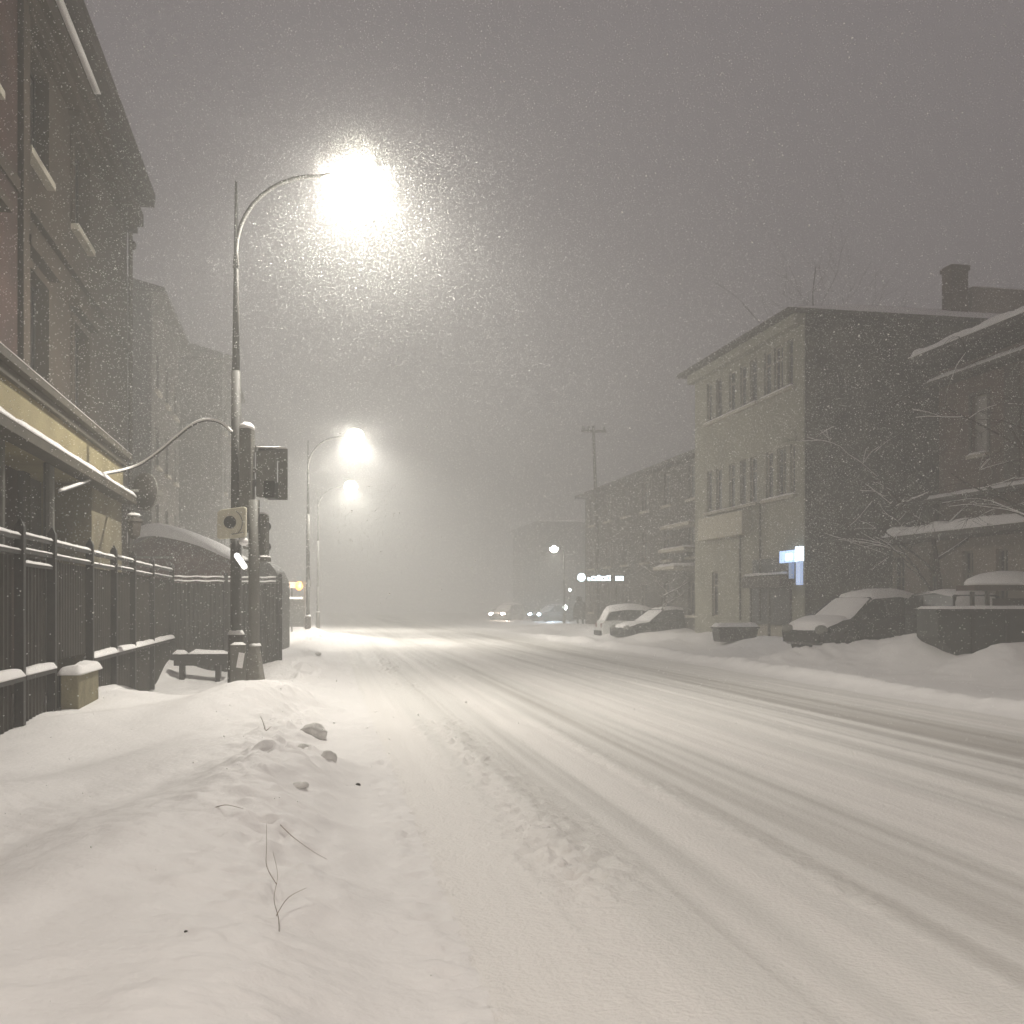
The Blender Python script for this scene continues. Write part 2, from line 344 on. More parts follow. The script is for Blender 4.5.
# local b runs from the point abreast of the camera; the root sits at OL
rt = empty('town_house', (OL[0], OL[1], 0), TH, 'tall tan plastered house with a deep eave, at left behind the iron fence', 'building')
bE = Ln(127); bS = 2.0; ZT = 10.9
rowU = [(Ln(24), Ln(43)), (Ln(72), Ln(88))]; rowU = [(b, b+1.15) for b, _ in rowU]
prev = rowU[0][0]-3.1
cols_b = [prev-3.1, prev] + [r[0] for r in rowU] + [rowU[1][0]+2.6]
ops = []
for b in cols_b[:4]: ops.append((b, b+1.3, 8.25, 9.85)); ops.append((b, b+1.3, 4.65, 6.55))
mb = MB(); bP = Ln(13)
opsA = [o for o in ops if o[0] > bP]; opsB = [o for o in ops if o[0] < bP]
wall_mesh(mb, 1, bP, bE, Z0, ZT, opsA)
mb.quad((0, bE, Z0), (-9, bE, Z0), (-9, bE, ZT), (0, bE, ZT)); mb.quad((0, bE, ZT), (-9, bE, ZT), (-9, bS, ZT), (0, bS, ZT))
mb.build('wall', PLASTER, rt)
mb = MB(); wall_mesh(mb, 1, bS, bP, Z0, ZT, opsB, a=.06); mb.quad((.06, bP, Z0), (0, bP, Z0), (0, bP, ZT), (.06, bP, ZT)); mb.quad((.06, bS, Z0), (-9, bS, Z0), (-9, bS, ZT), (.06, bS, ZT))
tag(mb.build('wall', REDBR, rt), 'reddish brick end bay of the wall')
mb = MB(); mb.box(.003, .14, Ln(13), Ln(20), Z0, ZT-.4); mb.build('pilaster', PLASTER, rt)
for k, o in enumerate(ops):
    aa = .06 if o[0] < bP else 0
    window(rt, 1, *o, a=aa, cols=2, cross=False, fm=IRON, deep=.2, seed=k, snow=(o[2] > 8)); frame_of(rt, 1, *o, PLASTER, .13, .05, aa)
    h = MB(); h.box(aa+.003, aa+.17, o[0]-.28, o[1]+.28, o[3]+.2, o[3]+.34); h.build('window_hood', PLASTER, rt)
mb = MB(); mb.box(.003, .22, bS, bE+.1, 10.15, 10.33); mb.box(.003, .34, bS, bE+.16, 10.33, 10.62); mb.box(.003, .10, bS, bE+.05, 7.35, 7.55); mb.build('cornice', PLASTER, rt)
mb = MB(); mb.box(-9.5, .55, bS, bE+.45, 10.9, 11.06)
rf = mb.build('roof', ROOFM, rt)
mb = MB(); mb.box(.42, .56, bS, bE+.5, 11.063, 11.22); mb.build('gutter', DTRIM, rf)
mb = MB(); mb.cap(.35, .47, bS, Ln(97, .4), 10.625, .10, 3, nx=4, ny=80); 
mb.build('snow_cap', SNOW, rf, True)
mb = MB(); mb.v = []; x0, x1 = -9.5, .42
mb.add([(x1, bS, 11.065), (x1, bE+.4, 11.065), (-4.5, bE-2.5, 13.2), (-4.5, bS, 13.2), (x0, bE+.4, 11.065), (x0, bS, 11.065)], [(0,1,2,3), (1,4,2), (3,2,4,5)])
mb.build('snow_cover', SNOW, rf)
mb = MB(); mb.tube([(.1, bE+.02, 9.95), (.1, bE+.2, 9.95)], .04); mb.lathe([(.02,-.1),(.07,-.06),(.08,.03),(.05,.09)], (.1, bE+.2, 9.9)); mb.build('wall_lamp', DTRIM, rt)
mb = MB(); mb.tube([(.1, bE-.15, .3), (.1, bE-.15, 10.1)], .05); mb.build('downpipe', DTRIM, rt)
# shop-front porch in front of its ground floor
PA = .8
OP = wxy(OL, 0, 0)
pE = Ln(123, PA); zl = 3.52; zu = 4.18
porch = empty('shop_porch', (OL[0], OL[1], 0), TH, 'yellow rendered shop porch with two snow-lined ledges on the front of the tan house', 'porch')
mb = MB(); mb.box(.004, PA, bS, pE, zl-.06, zu); mb.build('fascia', YELLOW, porch)
mb = MB(); mb.box(.004, PA+.14, bS, pE+.08, zu+.003, zu+.10); mb.box(.004, PA+.06, bS, pE+.04, zu-.12, zu-.003); led = mb.build('upper_ledge', LTRIM, porch)
mb = MB(); mb.cap(.16, PA+.15, bS, pE+.09, zu+.10, .07, 5, nx=8, ny=90); mb.build('snow_cap', SNOW, led, True)
mb = MB(); mb.box(PA+.003, PA+.24, bS, pE+.05, zl-.14, zl-.02); led = mb.build('lower_ledge', LTRIM, porch)
mb = MB(); mb.cap(PA+.01, PA+.25, bS, pE+.06, zl-.02, .085, 8, nx=6, ny=90); mb.build('snow_cap', SNOW, led, True)
pc0 = Ln(93, PA)
mb = MB(); mb.box(.004, PA-.02, pc0, pE-.02, Z0, zl-.063); mb.build('wall', mat('tan_render', (.19, .165, .11), .9, noise=.2, nscale=1.3, bump=.4, bscale=12), porch)
mb = MB(); mb.box(.004, .05, bS, pc0, Z0, zl-.07); mb.build('inner_wall', DTRIM, porch)
mb = MB(); mb.tube([(PA-.1, Ln(57, PA), Z0), (PA-.1, Ln(57, PA), zl-.07)], .07, 10); mb.build('column', PALEG, porch)
mb = MB(); mb.tube([(PA-.1, Ln(8, PA), Z0), (PA-.1, Ln(8, PA), zl-.07)], .07, 10); mb.build('column', PALEG, porch)
# round dish and small box lamp at the porch corner
p = at(139, 491, 18.9)
dish = empty('satellite_dish', (p.x, p.y, p.z), math.radians(60), 'round dark dish with a pale rim on the far corner of the yellow porch', 'satellite dish')
mb = MB(); n = 24
M = Matrix.Rotation(math.radians(90), 4, 'Y') @ Matrix.Scale(.86, 4)
prof = [(.0, .02), (.14, .035), (.26, .075), (.36, .14), (.385, .15), (.385, .10), (.27, .03), (.14, -.01), (.0, -.03)]
mb.lathe([(max(r, .001), z) for r, z in prof], n=n); mb.v = [tuple(M @ Vector(q)) for q in mb.v]; mb.build('reflector', mat('dish_dark', (.045, .04, .035), .6), dish, True)
mb = MB(); mb.lathe([(.36,.12),(.40,.12),(.40,.165),(.36,.165)], n=n); mb.v = [tuple(M @ Vector(q)) for q in mb.v]; mb.build('rim', PALEG, dish)
mb = MB(); mb.tube([(0,0,-.3),(.2,0,-.32),(.42,0,-.02)], .018); mb.box(.39,.5,-.04,.04,-.05,.05); mb.build('feed_arm', GREYP, dish)
mb = MB(); mb.tube([(-.02,0,0),(-.25,.05,-.02),(-.25,.05,-.3)], .03); mb.build('bracket', GREYP, dish)
p = at(134, 527, 18.9)
wl = empty('wall_lantern', (p.x, p.y, p.z), TH, 'small dark lantern on the wall below the round dish', 'lantern')
mb = MB(); mb.lathe([(.03,-.22),(.10,-.16),(.13,.08),(.16,.10),(.05,.2),(.01,.24)], n=8); mb.build('body', DTRIM, wl)
mb = MB(); mb.tube([(0,0,.2),(0,0,.3),(-.25,0,.3)], .018); mb.build('bracket', DTRIM, wl)
mb = MB(); mb.blob((0,0,.2), .12,.12,.06, flat=0, seed=3); mb.build('snow_cap', SNOW, wl, True)

# --- right pale three-storey building
OR = (8.87, 32.0); s = -1
Rn = lambda px, a=0: b_of(OR, a, px)
rb = empty('corner_building', (OR[0], OR[1], 0), TH, 'pale three storey building on the right with a dark bare side wall and a chimney', 'building')
bE = Rn(695); ZT = 10.55
def cols_px(pairs): return [tuple(sorted((Rn(a), Rn(b)))) for a, b in pairs]
r3 = cols_px([(793,787),(783,774),(771,764),(757,750),(746,740),(735,729),(722,716),(712,707)])
ops = [(b0, b1, 8.35, 9.85) for b0, b1 in r3]
r2 = cols_px([(795,790),(786,777),(773,766),(757,750),(746,740),(735,729),(722,716),(712,707)])
ops += [(b0, b1, 4.98, 6.55) for b0, b1 in r2]
ops += [tuple([*cols_px([(718,712)])[0], 1.1, 2.75])]
mb = MB(); wall_mesh(mb, -1, 0, bE, 0, ZT, ops); mb.build('wall', CREAM, rb)
DEP = 15.
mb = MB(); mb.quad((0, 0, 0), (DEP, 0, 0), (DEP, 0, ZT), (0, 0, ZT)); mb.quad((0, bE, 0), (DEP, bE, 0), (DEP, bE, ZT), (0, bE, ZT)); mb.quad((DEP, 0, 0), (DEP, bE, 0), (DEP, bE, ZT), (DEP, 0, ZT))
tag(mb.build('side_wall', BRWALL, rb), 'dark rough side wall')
mb = MB(); mb.box(.0, .05, -.04, -.003, 0, ZT-.01); mb.build('corner_strip', CREAM, rb)
for k, o in enumerate(ops): window(rb, -1, *o, a=0, deep=.12, cols=2 if o[1]-o[0] > .6 else 1, seed=k, sill=False, fm=TRIM if k % 3 else FRAME)
for (b0, b1, z) in [(r3[2][0]-.1, r3[2][1], 8.3), (r3[7][0], r3[3][1], 8.3), (r2[0][0], r2[2][1], 4.93), (r2[7][0], r2[3][1], 4.93)]:
    pass
def ledge(root, sgn, b0, b1, z, pr=.14, th=.09, sn=.06, name='sill', m=None, seed=0, a=0.):
    b0, b1 = min(b0, b1), max(b0, b1)
    q = MB(); x0, x1 = sorted((a+sgn*.002, a+sgn*pr)); q.box(x0, x1, b0, b1, z-th, z); o = q.build(name, m or TRIM, root)
    if sn: c = MB(); c.cap(x0, x1, b0, b1, z, sn, seed, nx=5); c.build('snow_cap', SNOW, o, True)
    return o
ledge(rb, -1, r3[0][0]-.15, r3[2][1]+.15, 8.34, seed=1); ledge(rb, -1, r3[3][0]-.15, r3[7][1]+.15, 8.34, seed=2)
ledge(rb, -1, r2[0][0]-.15, r2[2][1]+.15, 4.97, seed=3); ledge(rb, -1, r2[3][0]-.15, r2[7][1]+.15, 4.97, seed=4, sn=.03)
mb = MB(); mb.box(-.28, -.002, 0, bE+.1, 10.1, 10.548); mb.build('cornice', CREAM, rb)
e = .55
mb = MB(); zr = 12.2; m_ = bE/2
pts = [(-e,-.12,ZT+.02),(DEP+e,-.12,ZT+.02),(DEP+e,bE+e,ZT+.02),(-e,bE+e,ZT+.02),(4.2,m_,zr),(DEP-4,m_,zr)]
mb.add(pts, [(0,1,5,4),(1,2,5),(2,3,4,5),(3,0,4)]); ro = mb.build('snow_cover', SNOW, None)
mb = MB(); mb.box(-e, DEP+e, -.12, bE+e, ZT-.12, ZT+.015); rf = mb.build('roof', DTRIM, rb); ro.parent = rf
p = at(955, 292, 37.5); L = Matrix.Rotation(-TH, 4, 'Z') @ Vector((p.x-OR[0], p.y-OR[1], 0))
mb = MB(); mb.box(L.x-.32, L.x+.32, L.y-.3, L.y+.3, 11.6, 13.4); mb.box(L.x-.37, L.x+.37, L.y-.35, L.y+.35, 13.403, 13.58); ch = mb.build('chimney', HOUSEW, rf)
mb = MB(); mb.box(L.x+.6, L.x+5, L.y-.1, L.y+.1, 12.0, 12.9); mb.build('parapet', PALEW, rf)
mb = MB(); mb.cap(L.x+.6, L.x+5, L.y-.12, L.y+.12, 12.9, .06); mb.build('snow_cap', SNOW, rf, True)
# ground-floor fittings
b0, b1 = sorted((Rn(742,-.35), Rn(700,-.35)))
mb = MB(); mb.box(-.35, -.003, b0, b1+.2, 3.95, 4.75); mb.build('blank_fascia_board', mat('pale_board', (.42, .39, .31), .8, noise=.1, nscale=3), rb)
b0, b1 = .62, Rn(743,-.4)
mb = MB(); mb.box(-.06, -.003, .75, b1, .9, 3.05); mb.build('shop_front', mat('dark_shop_front', (.04, .04, .042), .4, noise=.3, nscale=4), rb)
mb = MB(); x0 = -.45
mb.add([(-.07,b0,2.55),(-.07,b1,2.55),(x0,b1,2.45),(x0,b0,2.45),(x0,b0,2.1),(x0,b1,2.1),(-.07,b1,2.1),(-.07,b0,2.1)], [(0,1,2,3),(3,2,5,4),(4,5,6,7),(0,3,4,7),(1,2,5,6)])
aw = mb.build('awning', DTRIM, rb)
mb = MB(); mb.cap(x0-.01, -.1, b0, b1, 2.5, .07); mb.build('snow_cap', SNOW, aw, True)
for b in (b0+.9, b0+2.3): 
    mb = MB(); mb.box(-.42, -.35, b, b+.07, .2, 2.1); mb.build('awning_post', GREYP, rb)
for px in (742, 762):
    mb = MB(); mb.tube([(-.07, Rn(px), 1.0), (-.07, Rn(px), 5.0)], .035); mb.build('downpipe', DTRIM, rb)
mb = MB(); mb.box(-.02, -.003, .9, b1+2, .2, .85); mb.build('plinth', TRIM, rb)
# lit box signs at the corner
sg = empty('lit_shop_sign', (*wxy(OR, -.25, 0.1), 0), TH, 'blue and white lit shop sign on the corner of the pale building', 'sign')
zt, zb, zm = zof(548, 32), zof(585, 32), zof(562, 32)
def sgb(p0, p1): q = sorted((Rn(p0,-.25)-.1, Rn(p1,-.25)-.1)); return q
q = sgb(796, 781); mb = MB(); mb.box(-.05, .05, q[0], q[1], zm, zt-.06); mb.build('panel', E_BLUE, sg)
q = sgb(794, 788); mb = MB(); mb.box(-.08, -.052, q[0], q[1], zm+.07, zt-.16); mb.build('white_panel', E_BLUEW, sg)
q = sgb(802, 797); mb = MB(); mb.box(-.06, .06, q[0], q[1], zm+.02, zt+.03); mb.build('white_panel', E_BLUEW, sg)
mb = MB(); mb.box(-.05, .05, q[0]+.03, q[1]-.03, zb, zm-.01); mb.build('vertical_strip', mat('lit_blue_strip', (.5,.6,.8), .4, emit=(.42,.55,.85), estr=1.0), sg)
q = sgb(793, 790); mb = MB(); mb.box(-.045, .045, q[0], q[1], zb+.2, zm-.02); mb.build('vertical_strip', mat('dim_blue_strip', (.3,.4,.6), .4, emit=(.25,.36,.6), estr=.45), sg)
mb = MB(); mb.box(.06, .24, .3, .4, zm+.1, zt-.15); mb.build('bracket', IRON, sg)

# --- right gabled house in the foreground
OH = (12.2, 30.0); Hn = lambda px, a=0: b_of(OH, a, px)
hs = empty('brown_house', (OH[0], OH[1], 0), TH, 'brown two storey house at the right edge with snowy eaves and porch roof', 'building')
zE = 8.2; L0 = -16.
wb = cols_px  # unused
def hp(a, b, z0, z1): q = sorted((Hn(a), Hn(b))); return (q[0], q[1], z0, z1)
ops = [hp(988, 972, 5.6, 7.2), hp(1040, 1026, 5.6, 7.2)]
ops2 = [hp(915, 903, 1.0, 3.0), hp(950, 940, 1.0, 3.0), hp(985, 974, 1.0, 3.0), hp(1020, 1008, 1.0, 3.0)]
mb = MB(); wall_mesh(mb, -1, L0, 0, 3.35, zE, ops); mb.quad((0,0,0),(8,0,0),(8,0,zE),(0,0,zE)); mb.quad((0,L0,0),(8,L0,0),(8,L0,zE),(0,L0,zE)); mb.quad((8,L0,0),(8,0,0),(8,0,zE),(8,L0,zE)); mb.build('wall', HOUSEW, hs)
ops2 = [o for o in ops2]
mb = MB(); wall_mesh(mb, -1, L0, .9, 0, 3.34, ops2, a=-.35); mb.quad((-.35,.9,0),(4,.9,0),(4,.9,3.34),(-.35,.9,3.34)); tag(mb.build('lower_wall', PALEW, hs), 'paler ground floor wall')
for k, o in enumerate(ops): window(hs, -1, *o, a=0, seed=k, glass=mat('curtained_glass', (.26, .24, .22), .5), cross=False, cols=1); frame_of(hs, -1, *o, DTRIM, .1, .04)
for k, o in enumerate(ops2): window(hs, -1, *o, a=-.35, seed=k, sill=(k > 0), snow=False); 
mb = MB(); mb.box(-.8, 0, L0-.4, .25, zE+.22, zE+.40); mb.box(0, 8.5, L0-.4, .35, zE+.22, zE+.40); rf = mb.build('roof', ROOFM, hs)
mb = MB(); mb.cap(-.82, -.2, L0-.4, .27, zE+.40, .20, 4, nx=10, ny=90); mb.build('snow_cap', SNOW, rf, True)
mb = MB(); mb.add([(-.3,.3,zE+.45),(-.3,L0-.3,zE+.45),(4,L0-.3,zE+1.1),(4,.3,zE+1.1),(8.4,.3,zE+.45),(8.4,L0-.3,zE+.45)], [(0,1,2,3),(3,2,5,4),(0,3,4),(1,5,2)]); mb.build('snow_cover', SNOW, rf)
ledge(hs, -1, L0, .1, zE-.35, .45, .12, .12, 'eave_ledge', DTRIM, 6)
# porch roof with thick snow
mb = MB(); mb.box(-1.25, -.36, L0+2, .8, 3.352, 3.50); pr = mb.build('porch_roof', DTRIM, hs)
mb = MB(); mb.cap(-1.3, -.30, L0+2, .85, 3.50, .26, 9, nx=12, ny=90); mb.build('snow_cap', SNOW, pr, True)
ledge(hs, -1, L0+2, .2, 4.55, .35, .10, .10, 'string_course', DTRIM, 7)
mb = MB(); mb.box(-.45, -.352, L0, .9, .0, .9); mb.build('plinth', CONC, hs)
mb = MB(); mb.box(-.03+0, -.002, Hn(1020), Hn(1005), 4.8, zE-.5); mb.build('pilaster', DTRIM, hs)

# --- block in the middle distance on the right and others fading into the snow
def far_block(name, label, O, L, dep, h, m, s, nrow, ncol, roofm=ROOFM, roof_h=1.2, zz=2.6, hip=True):
    r = empty(name, (O[0], O[1], 0), TH, label, 'building')
    ops = []; 
    for j in range(nrow):
        for i in range(ncol):
            b = L*(i+.5)/ncol; ops.append((b-.5, b+.5, 1.1+zz*j, 2.5+zz*j))
    mb = MB(); wall_mesh(mb, s, 0, L, -.2, h, ops)
    mb.quad((0,0,-.2),(-s*dep,0,-.2),(-s*dep,0,h),(0,0,h)); mb.quad((0,L,-.2),(-s*dep,L,-.2),(-s*dep,L,h),(0,L,h)); mb.quad((-s*dep,0,-.2),(-s*dep,L,-.2),(-s*dep,L,h),(-s*dep,0,h))
    mb.build('wall', m, r)
    for k, o in enumerate(ops): window(r, s, *o, a=0, seed=k, snow=False, cols=2)
    x0, x1 = sorted((s*.5, -s*(dep+.5))); xm = -s*dep/2
    q = MB(); q.box(x0, x1, -.5, L+.5, h-.003, h+.15); rf = q.build('roof', roofm, r)
    i = min(L/2, dep/2)*(.85 if hip else 0)
    q = MB(); q.add([(x0,-.5,h+.15),(x1,-.5,h+.15),(x1,L+.5,h+.15),(x0,L+.5,h+.15),(xm,i-.4,h+.15+roof_h),(xm,L-i+.4,h+.15+roof_h)], [(0,1,4),(1,2,5,4),(2,3,5),(3,0,4,5)]); q.build('roof_slope', roofm if roof_h > 1.6 else SNOW, rf)
    return r, rf
OM = (15.92-.197*41.6, 41.6)
mid, mrf = far_block('apartment_block', 'dark three storey block just beyond the pale building, ledges lined with snow', OM, 18.4, 12, 7.55, DARKW, -1, 3, 6, zz=2.4, roof_h=.8)
for (pa, pb, py, pr_, sn) in [(640, 700, 567, 1.3, .13), (650, 700, 549, .9, .08), (655, 700, 525, .7, .06)]:
    b0 = max(.1, b_of(OM, -pr_/2, 693)); b1 = b_of(OM, -pr_/2, 668); Yb = OM[1]+b0+1.5
    ledge(mid, -1, .2, b1, zof(py, Yb), pr_, .12, sn, 'balcony_slab', TRIM, py)
for px, py in ((602, 500), (660, 592)):
    pass
q = MB(); q.box(-.25,-.002, 10, 14, 3.0, 3.3); q.build('sign_board', DTRIM, mid)
far_block('distant_house', 'faint block almost lost in the snowfall behind the small street lamp and the car lights', (3.2, 118), 16, 22, 10.6, DARKW, -1, 3, 4, zz=2.7, roof_h=1.2)
# left side, behind the corner house
O1 = (-7.8-.197*30, 30.0)
far_block('tall_block', 'tall grey block with a sloping roof end rising behind the corner house at left', (at(206,0,43).x-.0, 43-6.5), 8, 10, 12.3, DARKW, 1, 4, 3, zz=2.7, roof_h=2.3)
far_block('gabled_block', 'dim building with a small peak behind the street lamp pole, farther than the tall block', (at(232,0,56).x+1.4, 49), 10, 9, 12.9, DARKW, 1, 4, 3, zz=2.9, roof_h=2.2)
far_block('distant_block', 'faint block nearly lost in the snow at the far left of the road', (at(262,0,76).x, 70), 14, 9, 10, DARKW, 1, 3, 4, zz=2.9, roof_h=1.8)

# ------------------------------------------------------------------ street lamps
def make_lamp():
    r = empty('street_lamp', (0, 0, 0))
    mb = MB(); mb.tube([(0,0,-.1),(0,0,2.4)], .085, 12); mb.tube([(0,0,2.38),(0,0,5.0)], [.08,.07], 12); mb.tube([(0,0,5.0),(0,0,7.95)], [.06,.018], 10); mb.build('pole', STEEL, r, True)
    pts = [(0,0,6.6)]
    for i in range(11):
        t = i/10*PI/2; pts.append((1.28*(1-math.cos(t)), 0, 6.85+1.27*math.sin(t)))
    pts.append((1.5, 0, 8.18)); pts.append((1.7, 0, 8.25))
    mb = MB(); mb.tube(pts, [.05]+[.034]*11+[.028,.028], 10); mb.build('arm', STEEL, r, True)
    mb = MB(); mb.add([], []); n = 14; vs = []
    for (x, hw, zt_) in [(1.55,.05,.06),(1.65,.11,.10),(1.85,.16,.13),(2.0,.16,.13),(2.1,.11,.09),(2.14,.04,.05)]:
        for k in range(n):
            a = PI*k/(n-1); vs.append((x, hw*math.cos(a), 8.28+zt_*math.sin(a)))
    fs = [(i*n+k, i*n+k+1, (i+1)*n+k+1, (i+1)*n+k) for i in range(5) for k in range(n-1)]
    fs += [(i*n, (i+1)*n, (i+1)*n+n-1, i*n+n-1) for i in range(5)] + [tuple(range(n)), tuple(5*n+k for k in range(n))]
    mb.add(vs, fs); h = mb.build('lamp_head', GREYP, r)
    mb = MB(); mb.blob((1.86,0,8.13), .37,.37,.35, n=28, m=18, rough=0); mb.build('lens', E_LAMP, h, True)  # lens oversized so its glow stands for the glare disc round the lamp
    mb = MB(); mb.box(-.10,.10,-.1,.1,-.1,.05); mb.lathe([(.13,.0),(.12,.88),(.10,.92)], n=12); mb.build('base_sleeve', DTRIM, r)
    mb = MB(); mb.blob((0,0,.91), .13,.13,.10, flat=0, seed=2); mb.build('snow_cap', SNOW, r, True)
    return r
def lamp_light(r, W, dx=1.86, z=8.12, cc=None):
    l = bpy.data.lights.new('lamp_light', 'SPOT'); l.energy = W*.85; l.color = LAMP_COL; l.shadow_soft_size = .05
    l.spot_size = math.radians(160); l.spot_blend = .6
    o = bpy.data.objects.new('lamp_light', l); COL.objects.link(o); o.parent = r; o.location = (dx, 0, z)
    l2 = bpy.data.lights.new('lamp_bowl_light', 'POINT'); l2.energy = W*.27; l2.color = LAMP_COL; l2.shadow_soft_size = .06
    o2 = bpy.data.objects.new('lamp_bowl_light', l2); COL.objects.link(o2); o2.parent = r; o2.location = (dx, 0, z+.02)
    r['lights'] = 2
    if cc: l.color = cc; l2.color = cc
    return o
proto = make_lamp(); LG = 'tall curved-arm street lamps along the left pavement'
spots = [(236, 16.3, 'nearest bright street lamp, its curved pole rising behind the white square sign', 1.0), (308, 42.0, 'second street lamp up the road, smaller glowing head below the nearest lamp', .9),
         (318, 60.0, 'third and faintest tall street lamp, small round glow low over the road', .65)]
for i, (px, Y, lab, k) in enumerate(spots):
    o = proto if i == 0 else copy_tree(proto)
    x = (px-CX)/F*Y; zz = .2 if i == 0 else .15
    o.location = (x, Y, zz); o.rotation_euler = (0, 0, TH); tag(o, lab, 'street lamp', LG)
    lamp_light(o, LAMP_W*k)
o = copy_tree(proto); o.location = (-1.6, -6.0, .2); o.rotation_euler = (0, 0, TH); tag(o, 'street lamp standing behind the viewer, out of the picture', 'street lamp', LG); lamp_light(o, LAMP_W*.175, cc=(1, .72, .58))
# shorter lamp on the right
Y = 75; p = at(564, 0, Y)
r = empty('small_street_lamp', (p.x, Y, 0), TH, 'small street lamp on the right far beyond the parked cars, beside the neon letters', 'street lamp')
mb = MB(); mb.tube([(0,0,0),(0,0,5.2),(-.12,0,5.5),(-.45,0,5.62)], [.08,.06,.05,.04], 8); mb.build('pole', STEEL, r, True)
mb = MB(); mb.blob((-.72,0,5.58), .36,.2,.10, rough=0); h = mb.build('lamp_head', GREYP, r, True)
mb = MB(); mb.blob((-.74,0,5.46), .32,.25,.24, rough=0); mb.build('lens', mat('small_lamp_lens', (.9,.9,.9), .4, emit=(1,.98,.86), estr=40), h, True)
l = lamp_light(r, 650, -.74, 5.2); 

# ------------------------------------------------------------------ utility pole with crossbar
Y = 56; p = at(597, 0, Y); gz = g1(p.x, Y)
r = empty('utility_pole', (p.x, Y, gz-.1), TH, 'tall dark wooden utility pole with a crossbar standing before the neon letters', 'utility pole')
Ht = zof(424, Y)-gz
mb = MB(); mb.tube([(0,0,0),(0,0,Ht*.45),(-.2,0,Ht)], [.15,.12,.07], 8); mb.build('pole', DTRIM, r, True)
mb = MB(); mb.box(-.85,.5,-.05,.05,Ht-.35,Ht-.23); mb.build('crossbar', DTRIM, r)
for dx in (-.75,-.45,.4): mb = MB(); mb.lathe([(.04,0),(.07,.05),(.07,.15),(.03,.2)], (dx,0,Ht-.23), 8); mb.build('insulator', PALEG, r)

# ------------------------------------------------------------------ traffic signal cluster at the kerb (about 15.9 m away)
Y = 15.9; sc_ = F/Y
def X(px): return (px-CX)/F*Y
def Zp(py): return zof(py, Y)
xp = X(254); gz = .15
r = empty('traffic_signal', (xp, Y, gz), 0, 'traffic signal post seen from behind on a flared concrete base, snow on its housings', 'traffic signal')
lz = lambda py: Zp(py)-gz
lx = lambda px: X(px)-xp
mb = MB(); mb.tube([(0,0,lz(646)),(0,0,lz(500))], .085, 12); mb.tube([(lx(246),.12,lz(530)),(lx(246),.12,lz(440))], .05, 10); mb.tube([(lx(246),0,lz(528)),(0,0,lz(522))], .05, 8); mb.build('post', PALEG, r, True)
def housing(px0, px1, py0, py1, dy=.0, dep=.22, n=0):
    mb = MB(); mb.box(lx(px0), lx(px1), dy-dep/2, dy+dep/2, lz(py1), lz(py0)); o = mb.build('signal_housing', GREYP, r); bev(o, .025)
    if n:
        for k in range(n):
            z = lz(py0)+(lz(py1)-lz(py0))*(k+.5)/n; q = MB(); cx = lx((px0+px1)/2)
            q.tube([(cx,dy+dep/2,z),(cx,dy+dep/2+.16,z)], .085, 12); q.build('visor', IRON, o)
    return o
h = housing(239.5, 252, 428, 532, .08, .24, 3); mb = MB(); mb.blob((lx(245.8),.08,lz(428)), .115,.14,.10, flat=0, seed=5); mb.build('snow_cap', SNOW, h, True)
h = housing(254, 273, 449, 496, .2, .20, 2); mb = MB(); mb.box(lx(253),lx(283.5),.28,.31,lz(458),lz(446)); mb.box(lx(274),lx(283.5),.28,.308,lz(498),lz(458.3)); mb.build('backing_board', PALEG, h)
mb = MB(); mb.cap(lx(254),lx(283),.1,.31,lz(446),.02); mb.build('snow_cap', SNOW, h, True)
mb = MB(); mb.box(lx(262),lx(273),.1,.45,lz(497),lz(480)); mb.build('visor', IRON, h)
h = housing(253, 265.5, 514, 556, .15, .22, 2); mb = MB(); mb.cap(lx(253),lx(266),.04,.26,lz(513.6),.03); mb.build('snow_cap', SNOW, h, True)
mb = MB(); mb.box(lx(253),lx(266.5),.02,.30,lz(561),lz(557)); q = mb.build('bracket', PALEG, r); mb = MB(); mb.cap(lx(252.5),lx(267),.0,.30,lz(557),.06); mb.build('snow_cap', SNOW, q, True)
mb = MB(); mb.tube([(lx(246),0,lz(470)),(lx(262),.2,lz(470))], .03); mb.tube([(0,0,lz(535)),(lx(258),.15,lz(535))], .03); mb.build('bracket', GREYP, r)
# flared base
mb = MB(); za, zb = lz(697), lz(646)
mb.add([(lx(240),-.18,za),(lx(265),-.18,za),(lx(265),.2,za),(lx(240),.2,za),(lx(250),-.08,zb),(lx(258.5),-.08,zb),(lx(258.5),.1,zb),(lx(250),.1,zb)], [(0,3,2,1),(4,5,6,7),(0,1,5,4),(1,2,6,5),(2,3,7,6),(3,0,4,7)])
o = mb.build('base', CONC, r); bev(o, .02)
mb = MB(); mb.blob((lx(255),.0,zb), .10,.12,.06, flat=0, seed=9); mb.build('snow_cap', SNOW, o, True)
# leaning utility board between the posts
c = empty('utility_cabinet', (X(241), 15.7, .1), math.radians(8), 'narrow grey cabinet with a patch of snow between the lamp sleeve and the flared base', 'cabinet')
zz = lambda py: zof(py, 15.7)-.1
mb = MB(); mb.box(-.10,.12,-.08,.08,-.1,zz(645)); o = mb.build('body', GREYP, c); bev(o, .015)
mb = MB(); mb.cap(-.10,.12,-.08,.08,zz(645)+.002,.045); mb.build('snow_cap', SNOW, c, True)
mb = MB(); mb.add([(-.01,-.083,zz(667)),(.08,-.083,zz(668)),(.115,-.083,zz(653)),(.03,-.083,zz(652)),(-.01,-.10,zz(667)),(.08,-.10,zz(668)),(.115,-.095,zz(653)),(.03,-.095,zz(652))],[(0,1,2,3),(4,5,6,7),(0,1,5,4),(1,2,6,5),(2,3,7,6),(3,0,4,7)]); mb.build('snow_patch', SNOW, c)
